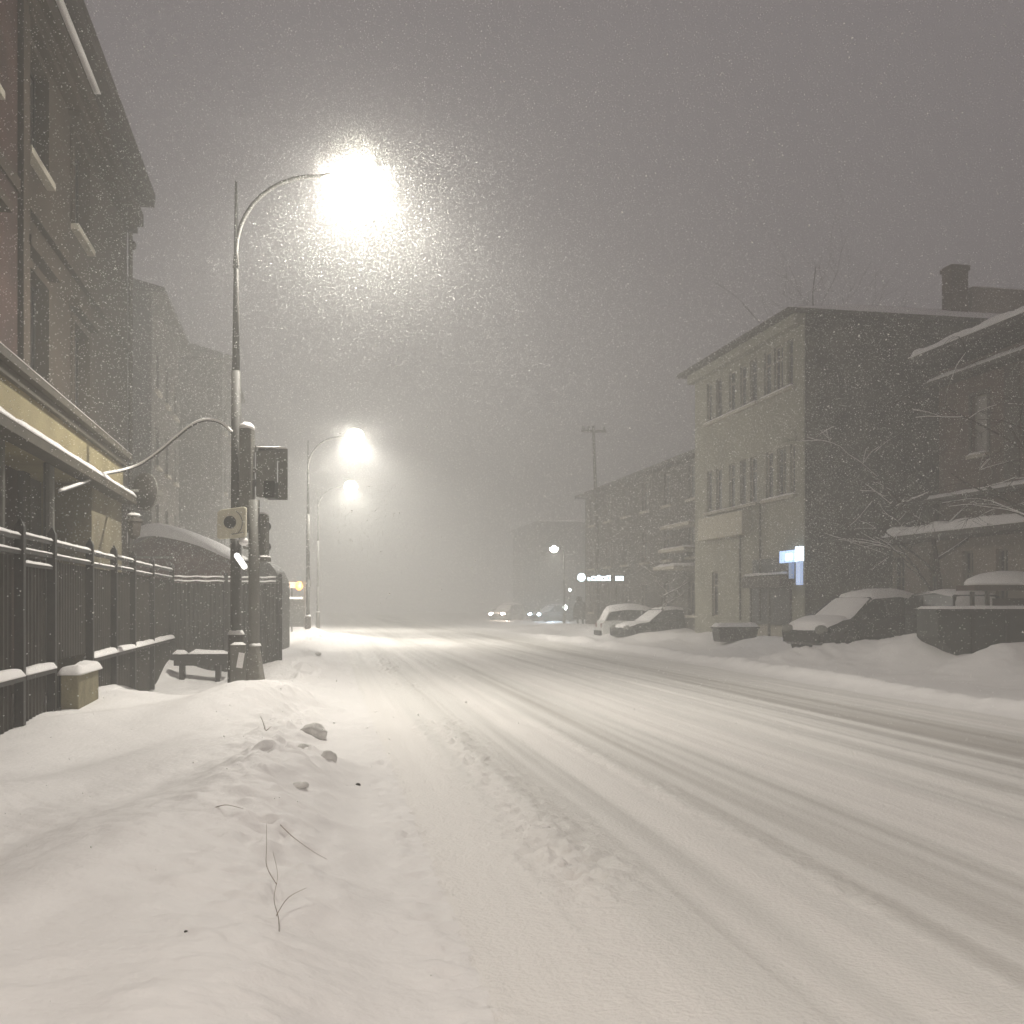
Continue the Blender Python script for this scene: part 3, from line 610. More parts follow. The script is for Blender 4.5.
# white square sign with a dark disc
Ys = 15.6; p = at(232, 523, Ys)
sgn = empty('square_sign', (p.x, p.y, p.z), math.radians(-6), 'dirty white square sign with a dark round spot fixed to the nearest lamp pole', 'sign')
mb = MB(); W_ = .225; H_ = .24
out = [(-W_, -H_*.9), (-W_*.85,-H_), (W_*.8, -H_*.92), (W_*.98,-H_*.8), (W_, H_*.9), (W_*.85, H_), (-W_*.75, H_*.82), (-W_*.98, H_*.68)]
n = len(out); mb.add([(x,-.025,z) for x,z in out]+[(x,.025,z) for x,z in out], [tuple(range(n)), tuple(range(2*n-1,n-1,-1))]+[(i,(i+1)%n,n+(i+1)%n,n+i) for i in range(n)])
o = mb.build('plate', SIGNW, sgn); bev(o, .01)
mb = MB(); mb.lathe([(.094,.0),(.094,.012)], n=20); mb.v = [(a-.02, -.026-cc, b+.01) for a, b, cc in mb.v]; mb.build('dark_spot', IRON, sgn)
def arc(a0, a1, rr, cx, cz, t=.006):
    q = MB(); q.tube([(cx+rr*math.cos(a), -.028, cz+rr*math.sin(a)) for a in [a0+(a1-a0)*i/12 for i in range(13)]], t, 5); return q
arc(-.9, 1.0, .20, -.03, 0).build('line_mark', GREYP, sgn)
q = MB(); q.tube([(.0,-.028,-.17),(.19,-.028,-.14)], .006, 5); q.build('line_mark', GREYP, sgn)
q = MB(); q.box(.0,.12,.027,.25,-.03,.03); q.box(.0,.12,.027,.25,.13,.19); q.build('bracket', IRON, sgn)
p = at(243.5, 541.5, 15.6)
c = empty('globe_sensor', tuple(p), 0, 'small snow covered globe under the white square sign', 'sensor')
mb = MB(); mb.blob((0,0,0), .072,.072,.065, n=16, m=9, rough=.03); mb.build('snow_cover', SNOW, c, True)
mb = MB(); mb.tube([(0,0,-.03),(0,.05,-.09),(0.02,.3,-.09)], .02); mb.build('bracket', GREYP, c)
p = at(240.5, 561, 15.55)
c = empty('tube_lamp', tuple(p), 0, 'short bright tilted tube lamp below the snowy globe on the lamp pole', 'lamp')
mb = MB(); mb.tube([(-.075,0,.11),(-.06,0,.09),(.06,0,-.085),(.075,0,-.11)], [.02,.042,.042,.03], 10); mb.build('tube', E_TUBE, c, True)
mb = MB(); mb.tube([(0,.035,0),(0,.45,.0)], .015); mb.build('bracket', GREYP, c)

# cable from pole to porch, snow along it
pts = []
for (px, py, Yc) in [(232,433,16.2),(224,425,16.25),(214,421,16.3),(203,421,16.4),(190,427,16.6),(175,439,16.9),(158,453,17.2),(140,465,17.5),(122,471,17.3),(103,475,16.3),(85,483,14.9),(60,492,13.5)]:
    pts.append(at(px, py, Yc))
def smooth(p, k=6):
    o = []
    for i in range(len(p)-1):
        a, b, c, d = p[max(i-1,0)], p[i], p[i+1], p[min(i+2, len(p)-1)]
        for j in range(k):
            t = j/k; o.append(.5*((2*b)+(c-a)*t+(2*a-5*b+4*c-d)*t*t+(3*b-a-3*c+d)*t**3))
    return o+[p[-1]]
sp = smooth(pts)
cb = empty('overhead_cable', tuple(sp[0]), 0, 'snow coated cable swooping from the nearest lamp pole to the yellow porch', 'cable')
mb = MB(); mb.tube([q-sp[0] for q in sp], .018, 6); mb.build('cable', IRON, cb, True)
mb = MB(); mb.tube([q-sp[0]+Vector((0,-.005,.018)) for q in sp], .023, 6); mb.build('snow_cap', SNOW, cb, True)

# ------------------------------------------------------------------ fence on the left
FO = (-2.967, 0.0)
FT = math.atan(.19)
def fxy(Yf): return (-2.967-.19*Yf, Yf)
def fY(px): return 2.967/((CX-px)/F-.19)
fn = empty('iron_fence', (-2.967, 0, 0), FT, 'dark iron fence with corrugated sheet panels and snow on its rails, along the left pavement', 'fence')
k = 1/math.cos(FT)
posts = [-420, -260, -130, -60, 20, 52, 90, 114, 133, 152, 172]
fb = [fY(p_)*k for p_ in posts]
for b in fb:
    mb = MB(); mb.box(-.045,.045,b-.045,b+.045,.0,2.38); mb.add([(-.045,b-.045,2.38),(.045,b-.045,2.38),(.045,b+.045,2.38),(-.045,b+.045,2.38),(0,b,2.47)],[(0,1,4),(1,2,4),(2,3,4),(3,0,4)])
    mb.build('post', IRON, fn)
for i in range(len(fb)-1):
    b0, b1 = fb[i]+.047, fb[i+1]-.047
    sg_ = .04*(random.random()-.5)
    for z in (2.28, 2.13):
        mb = MB(); mb.box(-.02,.02,b0,b1,z-.02+sg_,z+.02+sg_); o = mb.build('rail', IRON, fn)
        mb = MB(); mb.cap(-.028,.028,b0,b1,z+.02+sg_,.035 if z > 2.2 else .022, i, nx=4, ny=30); mb.build('snow_cap', SNOW, o, True)
    # corrugated sheet
    n = max(8, int((b1-b0)/.035)); vs = []; fs = []
    for j in range(n+1):
        bb = b0+(b1-b0)*j/n; xx = -.055+.014*(1 if j % 4 < 2 else -1)
        vs += [(xx,bb,.93),(xx,bb,2.08),(xx,bb,-.15),(xx,bb,.80)]
    for j in range(n): q = 4*j; fs += [(q,q+4,q+5,q+1),(q+2,q+6,q+7,q+3)]
    MB().add(vs, fs).build('panel', SHEET, fn)
    if not (52 <= posts[i] < 90):
        mb = MB(); mb.box(-.08,.05,b0,b1,.81,.86); o = mb.build('plinth_ledge', IRON, fn)
        mb = MB(); mb.cap(-.09,.07,b0,b1,.86,.075, i+20, nx=5, ny=40); mb.build('snow_cap', SNOW, o, True)
mb = MB(); b0, b1 = fb[4]+.05, fb[5]-.05; mb.box(-.02,.02,b0,b1,1.98,2.01); o = mb.build('rail', IRON, fn); mb = MB(); mb.cap(-.028,.028,b0+.1,b1-.02,2.01,.035,2); mb.build('snow_cap', SNOW, o, True)
# yellow masonry block against it
Yb = 12.6; p = at(73, 0, Yb); 
pil = empty('masonry_block', (*wxy((-2.967,0), .12, fY(57)*k), 0), FT, 'short yellow masonry block with a thick cap of snow in front of the iron fence', 'pillar')
Lb = (fY(84)-fY(57))*k*.8
mb = MB(); mb.box(.0,.20,0,Lb,.0,.76); o = mb.build('block', mat('ochre_masonry', (.20,.175,.105), .9, noise=.2, nscale=5, bump=.5), pil); bev(o, .015)
mb = MB(); mb.cap(-.03,.24,-.04,Lb+.04,.76,.11, 3, nx=10, ny=20); mb.build('snow_cap', SNOW, pil, True)
# fence turning away at its far end
Yc = fY(172); x0 = -2.967-.19*Yc; 
cf = empty('cross_fence', (x0, Yc, 0), math.radians(22), 'grey sheet fence running across behind the signal post, snow on its top wires', 'fence')
Lc = 2.25
n = 100; vs = []; fs = []
for j in range(n+1):
    xx = .05+(Lc-.05)*j/n; yy = .012*(1 if j % 4 < 2 else -1); vs += [(xx,yy,.1),(xx,yy,2.02)]
for j in range(n): q = 2*j; fs.append((q,q+2,q+3,q+1))
MB().add(vs, fs).build('panel', mat('grey_sheet', (.045,.043,.038), .6, metal=.3, noise=.25, nscale=2), cf)
for xx in (.0, 1.1, Lc):
    mb = MB(); mb.box(xx-.04,xx+.04,-.09,-.02,0,2.24); mb.build('post', IRON, cf)
for z in (2.06, 2.15):
    mb = MB(); mb.tube([(0,-.03,z),(.8,-.03,z-.02),(1.6,-.03,z),(Lc,-.03,z)], .012, 5); o = mb.build('wire', IRON, cf)
    mb = MB(); mb.tube([(j*.12,-.035,z+.012+.01*math.sin(j*1.9)) for j in range(int(Lc/.12)+1)], [.014+.008*math.sin(j*2.3)**2 for j in range(int(Lc/.12)+1)], 5); mb.build('snow_cap', SNOW, o, True)
# low barrier with snow
p = at(172, 660, 21.0)
br = empty('low_barrier', (p.x, p.y, 0), math.radians(8), 'low dark bench-like barrier with snow on top before the cross fence', 'barrier')
mb = MB(); mb.box(.05,1.1,-.12,.12,.35,.58); mb.box(.15,.25,-.1,.1,.0,.35); mb.box(.85,.95,-.1,.1,.0,.35); o = mb.build('beam', IRON, br); bev(o,.01)
mb = MB(); mb.cap(.33,1.12,-.14,.14,.58,.08,3); mb.cap(.03,.30,-.14,.14,.58,.07,5); mb.build('snow_cap', SNOW, br, True)
# crooked short post with chain
p = at(134, 686, 17.6)
bo = empty('leaning_post', (p.x, p.y, .15), 0, 'short crooked dark post with a snowy knob beside the iron fence', 'post')
mb = MB(); mb.tube([(0,0,-.1),(.0,0,.12),(-.02,0,.3),(-.03,.02,.5)], [.035,.03,.022,.022], 8); mb.build('post', IRON, bo, True)
mb = MB(); mb.tube([(-.03,.02,.48),(-.12,0,.52),(.1,0,.54)], .018, 6); mb.build('crossbar', IRON, bo, True)
mb = MB(); mb.blob((-.05,.01,.54), .06,.05,.035, flat=-.2, seed=1); mb.build('snow_cap', SNOW, bo, True)
# low shed with thick snow on its curved roof
Yh = 30; pa = at(118, 0, Yh); pb = at(229, 0, Yh)
sh = empty('low_shed', (pa.x, Yh, 0), math.radians(6), 'low dark red shed with a thick curved snow roof, behind the fence', 'shed')
Wd = pb.x-pa.x+.2
mb = MB(); prof = [(0,3.05),(.6,3.35),(1.0,3.55),(1.6,3.45),(2.4,3.28),(Wd,2.75)]
vs = [(x,0,z) for x,z in prof]+[(x,5,z) for x,z in prof]+[(Wd,0,0),(0,0,0),(Wd,5,0),(0,5,0)]; n = 6
fs = [tuple(range(6))+(12,13), tuple(range(6,12))+(14,15), (5,11,14,12), (0,6,15,13)]+[(i,i+1,i+7,i+6) for i in range(5)]
mb.add(vs, fs); mb.build('wall', mat('dark_red_wall', (.10,.05,.04), .9, noise=.3, nscale=3), sh)
mb = MB(); vs = []; fs = []
top = [(-.15,3.12,.25),(.5,3.4,.42),(.95,3.55,.42),(1.5,3.45,.40),(2.2,3.3,.22),(2.8,3.02,.14),(Wd+.15,2.70,.06)]
for (yy, q) in [(-.35,.15),(-.3,.7),(-.1,1),(2.5,1.1),(5.2,1)]:
    for (x,z,h_) in top: vs.append((x,yy,z+h_*q))
nn = len(top)
for j in range(4):
    for i in range(nn-1): fs.append((j*nn+i,j*nn+i+1,(j+1)*nn+i+1,(j+1)*nn+i))
o_ = len(vs); vs += [(x,-.36,z-.01) for x,z,_ in top]; fs += [(o_+i,o_+i+1,i+1,i) for i in range(nn-1)]
mb.add(vs, fs); o = mb.build('snow_cover', SNOW, sh, True); md = o.modifiers.new('soft','SUBSURF'); md.levels = md.render_levels = 2
mb = MB(); mb.box(-.2,1.6,-.42,-.36,2.86,2.92); mb.build('gutter', PALEG, sh)
# dark rounded kiosk beyond the cross fence
Yk = 31; p = at(242, 0, Yk)
ki = empty('round_top_kiosk', (p.x, Yk, 0), math.radians(3), 'dark kiosk with a rounded shoulder standing past the cross fence', 'kiosk')
w_ = 1.14; prof = [(0,0),(0,2.55),(.05,2.82),(.5,2.88),(.8,2.78),(.98,2.55),(w_,2.2),(w_,0)]
n = len(prof); mb = MB(); mb.add([(x,0,z) for x,z in prof]+[(x,1.6,z) for x,z in prof], [tuple(range(n)), tuple(range(2*n-1,n-1,-1))]+[(i,(i+1)%n,n+(i+1)%n,n+i) for i in range(n)]); mb.build('body', GREYP, ki)
mb = MB(); mb.box(.3,.34,-.03,-.002,.2,2.6); mb.box(.72,.76,-.03,-.002,.2,2.5); mb.build('seam_strip', DTRIM, ki)
mb = MB(); mb.cap(.02,.62,0,1.6,2.86,.06); mb.build('snow_cap', SNOW, ki, True)
# lit stop beyond it
Yk = 44; p = at(286, 0, Yk)
st = empty('lit_shelter', (p.x, Yk, 0), math.radians(4), 'small shelter with an orange lamp and pale strip light past the dark kiosk', 'shelter')
zz = lambda py: zof(py, Yk)
mb = MB(); mb.box(0,.85,0,1.6,zz(586),zz(581)); mb.build('roof', PALEG, st); 
mb = MB(); mb.box(.0,.55,-.05,-.003,zz(588),zz(582)); mb.build('strip_light', mat('warm_strip', (.9,.8,.7), .4, emit=(1,.62,.36), estr=.8), st)
mb = MB(); mb.box(.12,.68,-.02,.02,zz(599),zz(597)); mb.build('strip_light', E_STRIP, st)
mb = MB(); mb.box(0,.06,0,.06,0,zz(586.3)); mb.box(.74,.80,0,.06,0,zz(586.3)); mb.box(.0,.06,1.5,1.56,0,zz(586.3)); mb.box(.74,.80,1.5,1.56,0,zz(586.3)); mb.build('frame', PALEG, st)
mb = MB(); mb.box(.065,.735,.02,.04,.6,zz(600)); mb.build('glass_panel', mat('shelter_glass', (.10,.105,.10), .2), st)
mb = MB(); mb.blob((.56,-.12,zz(586)), .15,.10,.19, rough=.05); mb.build('orange_lamp', E_ORANGE, st, True)
l = bpy.data.lights.new('orange_glow', 'POINT'); l.energy = 22; l.color = (1,.5,.2); l.shadow_soft_size = .1
lo = bpy.data.objects.new('orange_glow', l); COL.objects.link(lo); lo.parent = st; lo.location = (.6,-.3,zz(586))

# ------------------------------------------------------------------ neon shop letters, right distance
Yn = 50; p = at(578, 578, Yn)
ns = empty('neon_letters', tuple(p), 0, 'row of white neon lettering starting with a round emblem, on the far dark building', 'sign')
ppm = F/Yn
mb = MB(); mb.lathe([(.19,0),(.19,.06)], n=18); mb.v = [(a+.16, cc-.1, b+.03) for a, b, cc in mb.v]; mb.build('round_emblem', E_NEON, ns)
xx = .46
for (wd, hh, gap) in [(.12,.14,.06),(.22,.20,.05),(.14,.24,.05),(.22,.20,.04),(.18,.24,.24),(.16,.2,.03),(.18,.2,0)]:
    mb = MB(); t_ = .055
    mb.box(xx,xx+t_,-.1,-.04,-.12,-.12+hh); mb.box(xx+wd-t_,xx+wd,-.1,-.04,-.12,-.12+hh); mb.box(xx+t_,xx+wd-t_,-.1,-.04,-.12,-.06); mb.box(xx+t_,xx+wd-t_,-.1,-.04,-.18+hh,-.12+hh)
    mb.build('letter', E_NEON, ns); xx += wd+gap
mb = MB(); mb.box(-.1,2.1,-.02,.04,-.16,-.125); mb.tube([(1.45,0,-.14),(1.45,.0,-zof(578,Yn)+.0)], .05); mb.tube([(1.8,0,-.14),(1.8,.0,-zof(578,Yn)+.0)], .05); mb.build('support_frame', DTRIM, ns)

# ------------------------------------------------------------------ cars
def car(name, label, x, y, z, heading, paint, kind='hatch', L=4.3, W=1.72, snow=1.0, head=None, tail=None):
    """heading: direction the nose points (radians, world)"""
    r = empty(name, (x, y, z), heading, label, 'car')
    S = L/4.3
    if kind == 'sedan':
        belt = [(-2.15,.62,.80,.9),(-2.08,.45,.95,.97),(-1.6,.36,1.0,1),(-.6,.34,.98,1),(.6,.34,.95,1),(1.5,.36,.86,.98),(2.0,.40,.74,.93),(2.15,.46,.62,.82)]
        cab = [(-1.55,.98),(-1.0,1.38),(-.2,1.45),(.35,1.40),(1.05,.93)]
    else:
        belt = [(-2.12,.55,.85,.92),(-2.05,.42,1.02,.97),(-1.5,.36,1.04,1),(-.6,.34,1.0,1),(.6,.34,.97,1),(1.4,.36,.90,.98),(1.95,.40,.76,.93),(2.12,.46,.62,.84)]
        cab = [(-1.98,1.02),(-1.75,1.42),(-.9,1.52),(.2,1.46),(1.1,.94)]
    n = 10; vs = []; mb = MB()
    for (sx, zb, zt_, wf) in belt:
        hw = W/2*wf; zb -= .12
        sec = [(-hw*.86,zb),(-hw*.98,zb+.12),(-hw,zb+.3),(-hw*.96,zt_-.05),(-hw*.82,zt_),(hw*.82,zt_),(hw*.96,zt_-.05),(hw,zb+.3),(hw*.98,zb+.12),(hw*.86,zb)]
        vs += [(sx*S, a, b) for a, b in sec]
    fs = [(i*n+k, i*n+(k+1)%n, (i+1)*n+(k+1)%n, (i+1)*n+k) for i in range(len(belt)-1) for k in range(n)]
    fs += [tuple(range(n)), tuple((len(belt)-1)*n+k for k in range(n))]
    mb.add(vs, fs); o = mb.build('body', paint, r, True); o.modifiers.new('e','EDGE_SPLIT').split_angle = math.radians(38)
    # cabin: glasshouse, then roof panel and pillars in paint
    mb = MB(); vs = []
    for (sx, zt_) in cab:
        t = (zt_-.95)/.5; hw = W/2*(.90-.20*max(0,t)); vs += [(sx*S,-W/2*.86,.93),(sx*S,-hw,zt_-.02),(sx*S,hw,zt_-.02),(sx*S,W/2*.86,.93)]
    fs = [(i*4+k, i*4+k+1, (i+1)*4+k+1, (i+1)*4+k) for i in range(len(cab)-1) for k in range(3)]+[(0,1,2,3),tuple(4*(len(cab)-1)+k for k in range(4))]
    mb.add(vs, fs); mb.build('windows', GLASS, r)
    mb = MB(); pts = cab[1:4]
    vs = []
    for (sx, zt_) in pts:
        hw = W/2*.72; vs += [(sx*S,-hw,zt_-.015),(sx*S,-hw*.9,zt_+.03),(sx*S,hw*.9,zt_+.03),(sx*S,hw,zt_-.015)]
    fs = [(i*4+k,i*4+(k+1)%4,(i+1)*4+(k+1)%4,(i+1)*4+k) for i in range(2) for k in range(4)]+[(0,1,2,3),(8,9,10,11)]
    mb.add(vs, fs)
    for sgn_ in (-1,1):
        for (ia, ib) in ((0,1),(3,4)):
            a, b = cab[ia], cab[ib]; hwa = W/2*(.90-.20*max(0,(a[1]-.95)/.5)); hwb = W/2*(.90-.20*max(0,(b[1]-.95)/.5))
            mb.tube([(a[0]*S,sgn_*hwa,a[1]-.02),(b[0]*S,sgn_*hwb,b[1]-.01)], .035, 6)
        mb.tube([(-.35*S,sgn_*W/2*.87,.95),(-.3*S,sgn_*W/2*.715,1.43)], .035, 6)
    mb.build('roof', paint, r)
    for sx in (-1.32, 1.32):
        for sy in (-1, 1):
            q = MB(); q.lathe([(.22,-.1),(.31,-.1),(.325,-.06),(.325,.06),(.31,.1),(.22,.1)], n=20); q.v = [(a+sx*S, cc+sy*(W/2-.09), b+.32) for a,b,cc in q.v]; wo_ = q.build('wheel', BLACK, r)
            q = MB(); q.lathe([(.02,.085),(.2,.105),(.21,.09),(.21,-.09)], n=14); q.v = [(a+sx*S, cc*sy+sy*(W/2-.09), b+.32) for a,b,cc in q.v]; q.build('rim', STEEL, wo_)
    for sy in (-1,1):
        q = MB(); q.blob((2.04*S,sy*W/2*.66,.66), .13,.20,.13, rough=0, n=10, m=6); q.build('headlight', head or PALEG, r, True)
        q = MB(); q.box(-2.14*S,-2.03*S,sy*W/2*.7-.12,sy*W/2*.7+.12,.72,.9); q.build('tail_light', tail or mat('tail_red', (.15,.02,.015), .4), r)
        q = MB(); q.blob((.85*S,sy*(W/2+.06),1.0), .06,.1,.07, rough=0, n=8, m=6); q.build('mirror', paint, r)
    q = MB(); q.box(2.08*S,2.19*S,-.62,.62,.34,.52); q.build('bumper', BLACK, r)
    q = MB(); q.box(-2.22*S,-2.08*S,-.7,.7,.36,.56); q.build('bumper', BLACK, r)
    if snow:
        zt_ = max(c_[1] for c_ in cab)
        vs = []; N = 11; mm = 15; xs = [cab[1][0]-.12, cab[3][0]+.05]; 
        q = MB()
        def soft(x0, x1, zf, hw, h, seed):
            V = []; 
            for i in range(mm):
                for j in range(N):
                    fx = i/(mm-1); fy = j/(N-1); xx_ = x0+(x1-x0)*fx; yy = hw*(2*fy-1)
                    e = max(0, 1-(abs(2*fx-1))**5)*max(0, 1-(abs(2*fy-1))**5)
                    V.append((xx_*S, yy, zf(xx_)-.02+h*(e**.5)*(.85+.35*float(vn(xx_*2+seed, yy*2+seed, 3)))))
            MB().add(V, [(i*N+j,(i+1)*N+j,(i+1)*N+j+1,i*N+j+1) for i in range(mm-1) for j in range(N-1)]).build('snow_cover', SNOW, r, True)
        cabz = lambda xx_: float(np.interp(xx_, [c_[0] for c_ in cab], [c_[1] for c_ in cab]))
        bez = lambda xx_: float(np.interp(xx_, [b_[0] for b_ in belt], [b_[2] for b_ in belt]))
        soft(cab[1][0]-.25, cab[3][0]+.05, cabz, W/2*.74, .14*snow+.03, 1)
        soft(cab[3][0]-.02, cab[4][0]+.05, cabz, W/2*.78, .06*snow+.02, 2)
        soft(cab[4][0], 2.1, bez, W/2*.84, .10*snow+.02, 3)
        if kind == 'sedan': soft(-2.1, cab[0][0]+.1, bez, W/2*.84, .12*snow+.02, 4)
    return r
def carp(px, Y): return (px-CX)/F*Y
# angled car by the pale building
x, y = carp(858, 27.8), 27.8
car('parked_car', 'dark hatchback with snowy windscreen parked before the big dark side wall', x, y, .26, math.radians(-90-60), CARD, 'hatch', 4.1, snow=1.3)
# far pair
car('parked_car', 'snow covered pale car at the left end of the far parked pair', carp(645, 47.5), 47.5, -.2, math.radians(6), CARW, 'hatch', 4.3, snow=1.6)
car('parked_car', 'dark sedan half buried beside the snow covered pale car', carp(663, 44.5), 44.5, -.10, math.radians(180+22), CARD, 'sedan', 4.3, snow=.7)
# car behind the skip
car('parked_car', 'low dark car mostly hidden behind the long dark skip', 11.15, 27.5, .35, math.radians(90)+TH, CARG, 'hatch', 3.9, snow=.5)
# approaching cars with lights
car('oncoming_car', 'distant car with one warm headlight glaring on the road', carp(507, 92), 92, -.0, math.radians(-90-25), CARG, 'hatch', 4.3, snow=.8, head=E_WARM)
car('oncoming_car', 'distant car with twin bluish white headlights', carp(554, 86), 86, 0, math.radians(-90-52), CARG, 'sedan', 4.3, W=1.7, snow=.5, head=E_HEAD)
for (px, py, Y, col_, e_) in [(505, 614, 88, (1,.8,.65), 260), (552, 614, 82, (.6,.8,1), 320)]:
    l = bpy.data.lights.new('headlight_glow', 'POINT'); l.energy = e_; l.color = col_; l.shadow_soft_size = .1
    o = bpy.data.objects.new('headlight_glow', l); COL.objects.link(o); o.location = at(px, py, Y)
# small lights on posts
for (px, py, Y, rr, lab) in [(565, 607.5, 79, .17, 'bright white lamp on a short post left of the walking person'), (588.5, 617.5, 79, .16, 'low white lamp on a stub post right of the walking person'), (570, 590, 84, .11, 'tiny white lamp high on a thin post under the small street lamp')]:
    p = at(px, py, Y)
    c = empty('post_lamp', (p.x, p.y, 0), 0, lab, 'lamp'); mb = MB(); mb.tube([(0,0,0),(0,0,p.z-rr)], .04, 6); mb.build('post', IRON, c)
    mb = MB(); mb.blob((0,0,p.z), rr,rr,rr*1.2, rough=0); mb.build('globe', mat('post_globe', (.9,.95,.95), .4, emit=(.9,1,.95), estr=22), c, True)

# long dark skip at the right
Yk = 22.4; p = at(938, 0, Yk); gz = .40
sk = empty('skip_container', (p.x, Yk, gz), math.radians(2), 'long dark metal skip with a slanting end and thin snow rim, at right', 'skip')
zt_ = zof(609, Yk)-gz; Lk = 3.3
mb = MB(); mb.add([(0,0,.45),(.65,0,-.15),(Lk,0,-.15),(Lk,0,zt_),(0,0,zt_),(0,1.1,.45),(.65,1.1,-.15),(Lk,1.1,-.15),(Lk,1.1,zt_),(0,1.1,zt_)],
  [(0,1,2,3,4),(5,6,7,8,9),(0,1,6,5),(1,2,7,6),(2,3,8,7),(0,4,9,5),(4,3,8,9)]); o = mb.build('body', mat('skip_paint', (.03,.032,.028), .6, noise=.35, nscale=5), sk); bev(o,.02)
mb = MB(); mb.box(-.05,Lk+.03,-.06,.0-.002,zt_-.12,zt_-.0); mb.build('top_rail', IRON, sk)
for xx in (.75,1.5,2.25,3.0): q = MB(); q.box(xx-.04,xx+.04,-.05,-.002,-.12,zt_-.125); q.build('rib', IRON, sk)
mb = MB(); mb.cap(-.06,Lk+.05,-.08,1.1,zt_,.06,4); mb.build('snow_cap', SNOW, sk, True)
# snow-topped stall behind it
Yk = 23.9; p = at(977, 0, Yk); gz = .4
stl = empty('covered_stall', (p.x, Yk, gz), math.radians(3), 'small stall with a domed heap of snow on its roof behind the skip', 'stall')
zr = zof(585, Yk)-gz
mb = MB(); mb.box(-.05,1.9,0,.9,zr-.12,zr); mb.build('roof', HOUSEW, stl)
for xx, yy in ((.25,.06),(1.6,.06),(.25,.76),(1.6,.76)): q = MB(); q.box(xx,xx+.08,yy,yy+.08,-.3,zr-.142); q.build('post', DTRIM, stl)
mb = MB(); mb.box(.7,1.6,.6,.66,0,zr-.3); mb.build('back_panel', HOUSEW, stl)
mb = MB(); mb.box(.33,1.6,.07,.13,.9,.96); mb.build('rail', DTRIM, stl)
mb = MB(); mb.blob((.95,.45,zr), 1.02,.52,.34, n=28, m=14, rough=.015, flat=0, seed=4); mb.build('snow_cap', SNOW, stl, True)
# grit bin
Yk = 33.5; p = at(735, 0, Yk)
gb = empty('grit_bin', (p.x, Yk, g1(p.x, Yk)-.02), math.radians(5), 'low dark bin with snow on its lid, alone in front of the pale building', 'bin')
mb = MB(); mb.add([(-.58,-.3,0),(.58,-.3,0),(.62,.3,0),(-.62,.3,0),(-.66,-.35,.42),(.66,-.35,.42),(.66,.35,.42),(-.66,.35,.42)], [(0,3,2,1),(4,5,6,7),(0,1,5,4),(1,2,6,5),(2,3,7,6),(3,0,4,7)]); o = mb.build('box', IRON, gb); bev(o,.02)
mb = MB(); mb.box(-.69,.69,-.38,.38,.423,.47); mb.build('lid', IRON, gb)
mb = MB(); mb.cap(-.70,.70,-.39,.39,.47,.13,6); mb.build('snow_cap', SNOW, gb, True)

# ------------------------------------------------------------------ person far down the road
def person():
    Y = 64; px = 580; x = carp(px, Y); gz = g1(x, Y)
    r = empty('person', (x, Y, gz-.12), math.radians(20), 'person in a bulky dark hooded coat trudging beside the road in the distance', 'person')
    J = [((0,0,.95),.17),((0,0,1.15),.20),((0,.05,1.38),.21),((0,.09,1.52),.09),((0,.12,1.64),.10),((0,.13,1.74),.095),
         ((-.20,.05,1.40),.10),((-.30,.02,1.15),.075),((-.26,.14,.93),.055),((-.24,.19,.84),.05),
         ((.20,.05,1.40),.10),((.31,.0,1.15),.075),((.30,.10,.92),.055),((.29,.15,.83),.05),
         ((-.11,.0,.88),.13),((-.13,.10,.50),.09),((-.13,.02,.10),.065),((-.13,.16,.05),.05),
         ((.11,.0,.88),.13),((.14,-.06,.50),.09),((.13,-.20,.12),.065),((.13,-.08,.06),.05)]
    E = [(0,1),(1,2),(2,3),(3,4),(4,5),(2,6),(6,7),(7,8),(8,9),(2,10),(10,11),(11,12),(12,13),(0,14),(14,15),(15,16),(16,17),(0,18),(18,19),(19,20),(20,21)]
    me = bpy.data.meshes.new('body'); me.from_pydata([j[0] for j in J], E, []); o = bpy.data.objects.new('body', me); COL.objects.link(o); o.parent = r
    sk_ = o.modifiers.new('skin','SKIN'); lay = me.skin_vertices[0].data if me.skin_vertices else None
    if lay is None:
        bpy.context.view_layer.objects.active = o
        try: bpy.ops.mesh.customdata_skin_add()
        except Exception: pass
        lay = me.skin_vertices[0].data
    for k_, j in enumerate(J): lay[k_].radius = (j[1], j[1]*.9)
    lay[0].use_root = True
    md = o.modifiers.new('sub','SUBSURF'); md.levels = md.render_levels = 1; me.materials.append(COAT)
    q = MB(); q.lathe([(.44,.50),(.45,.8),(.42,1.15),(.38,1.35),(.30,1.50),(.14,1.60)], n=16, sx=1, sy=.8); q.build('coat', COAT, r, True)
    q = MB(); q.blob((0,.11,1.71), .19,.19,.19, rough=0, n=14, m=9); q.build('hood', COAT, r, True)
    q = MB(); q.blob((0,.23,1.68), .075,.06,.095, rough=0, n=12, m=8); q.build('face', SKIN, r, True)
person()

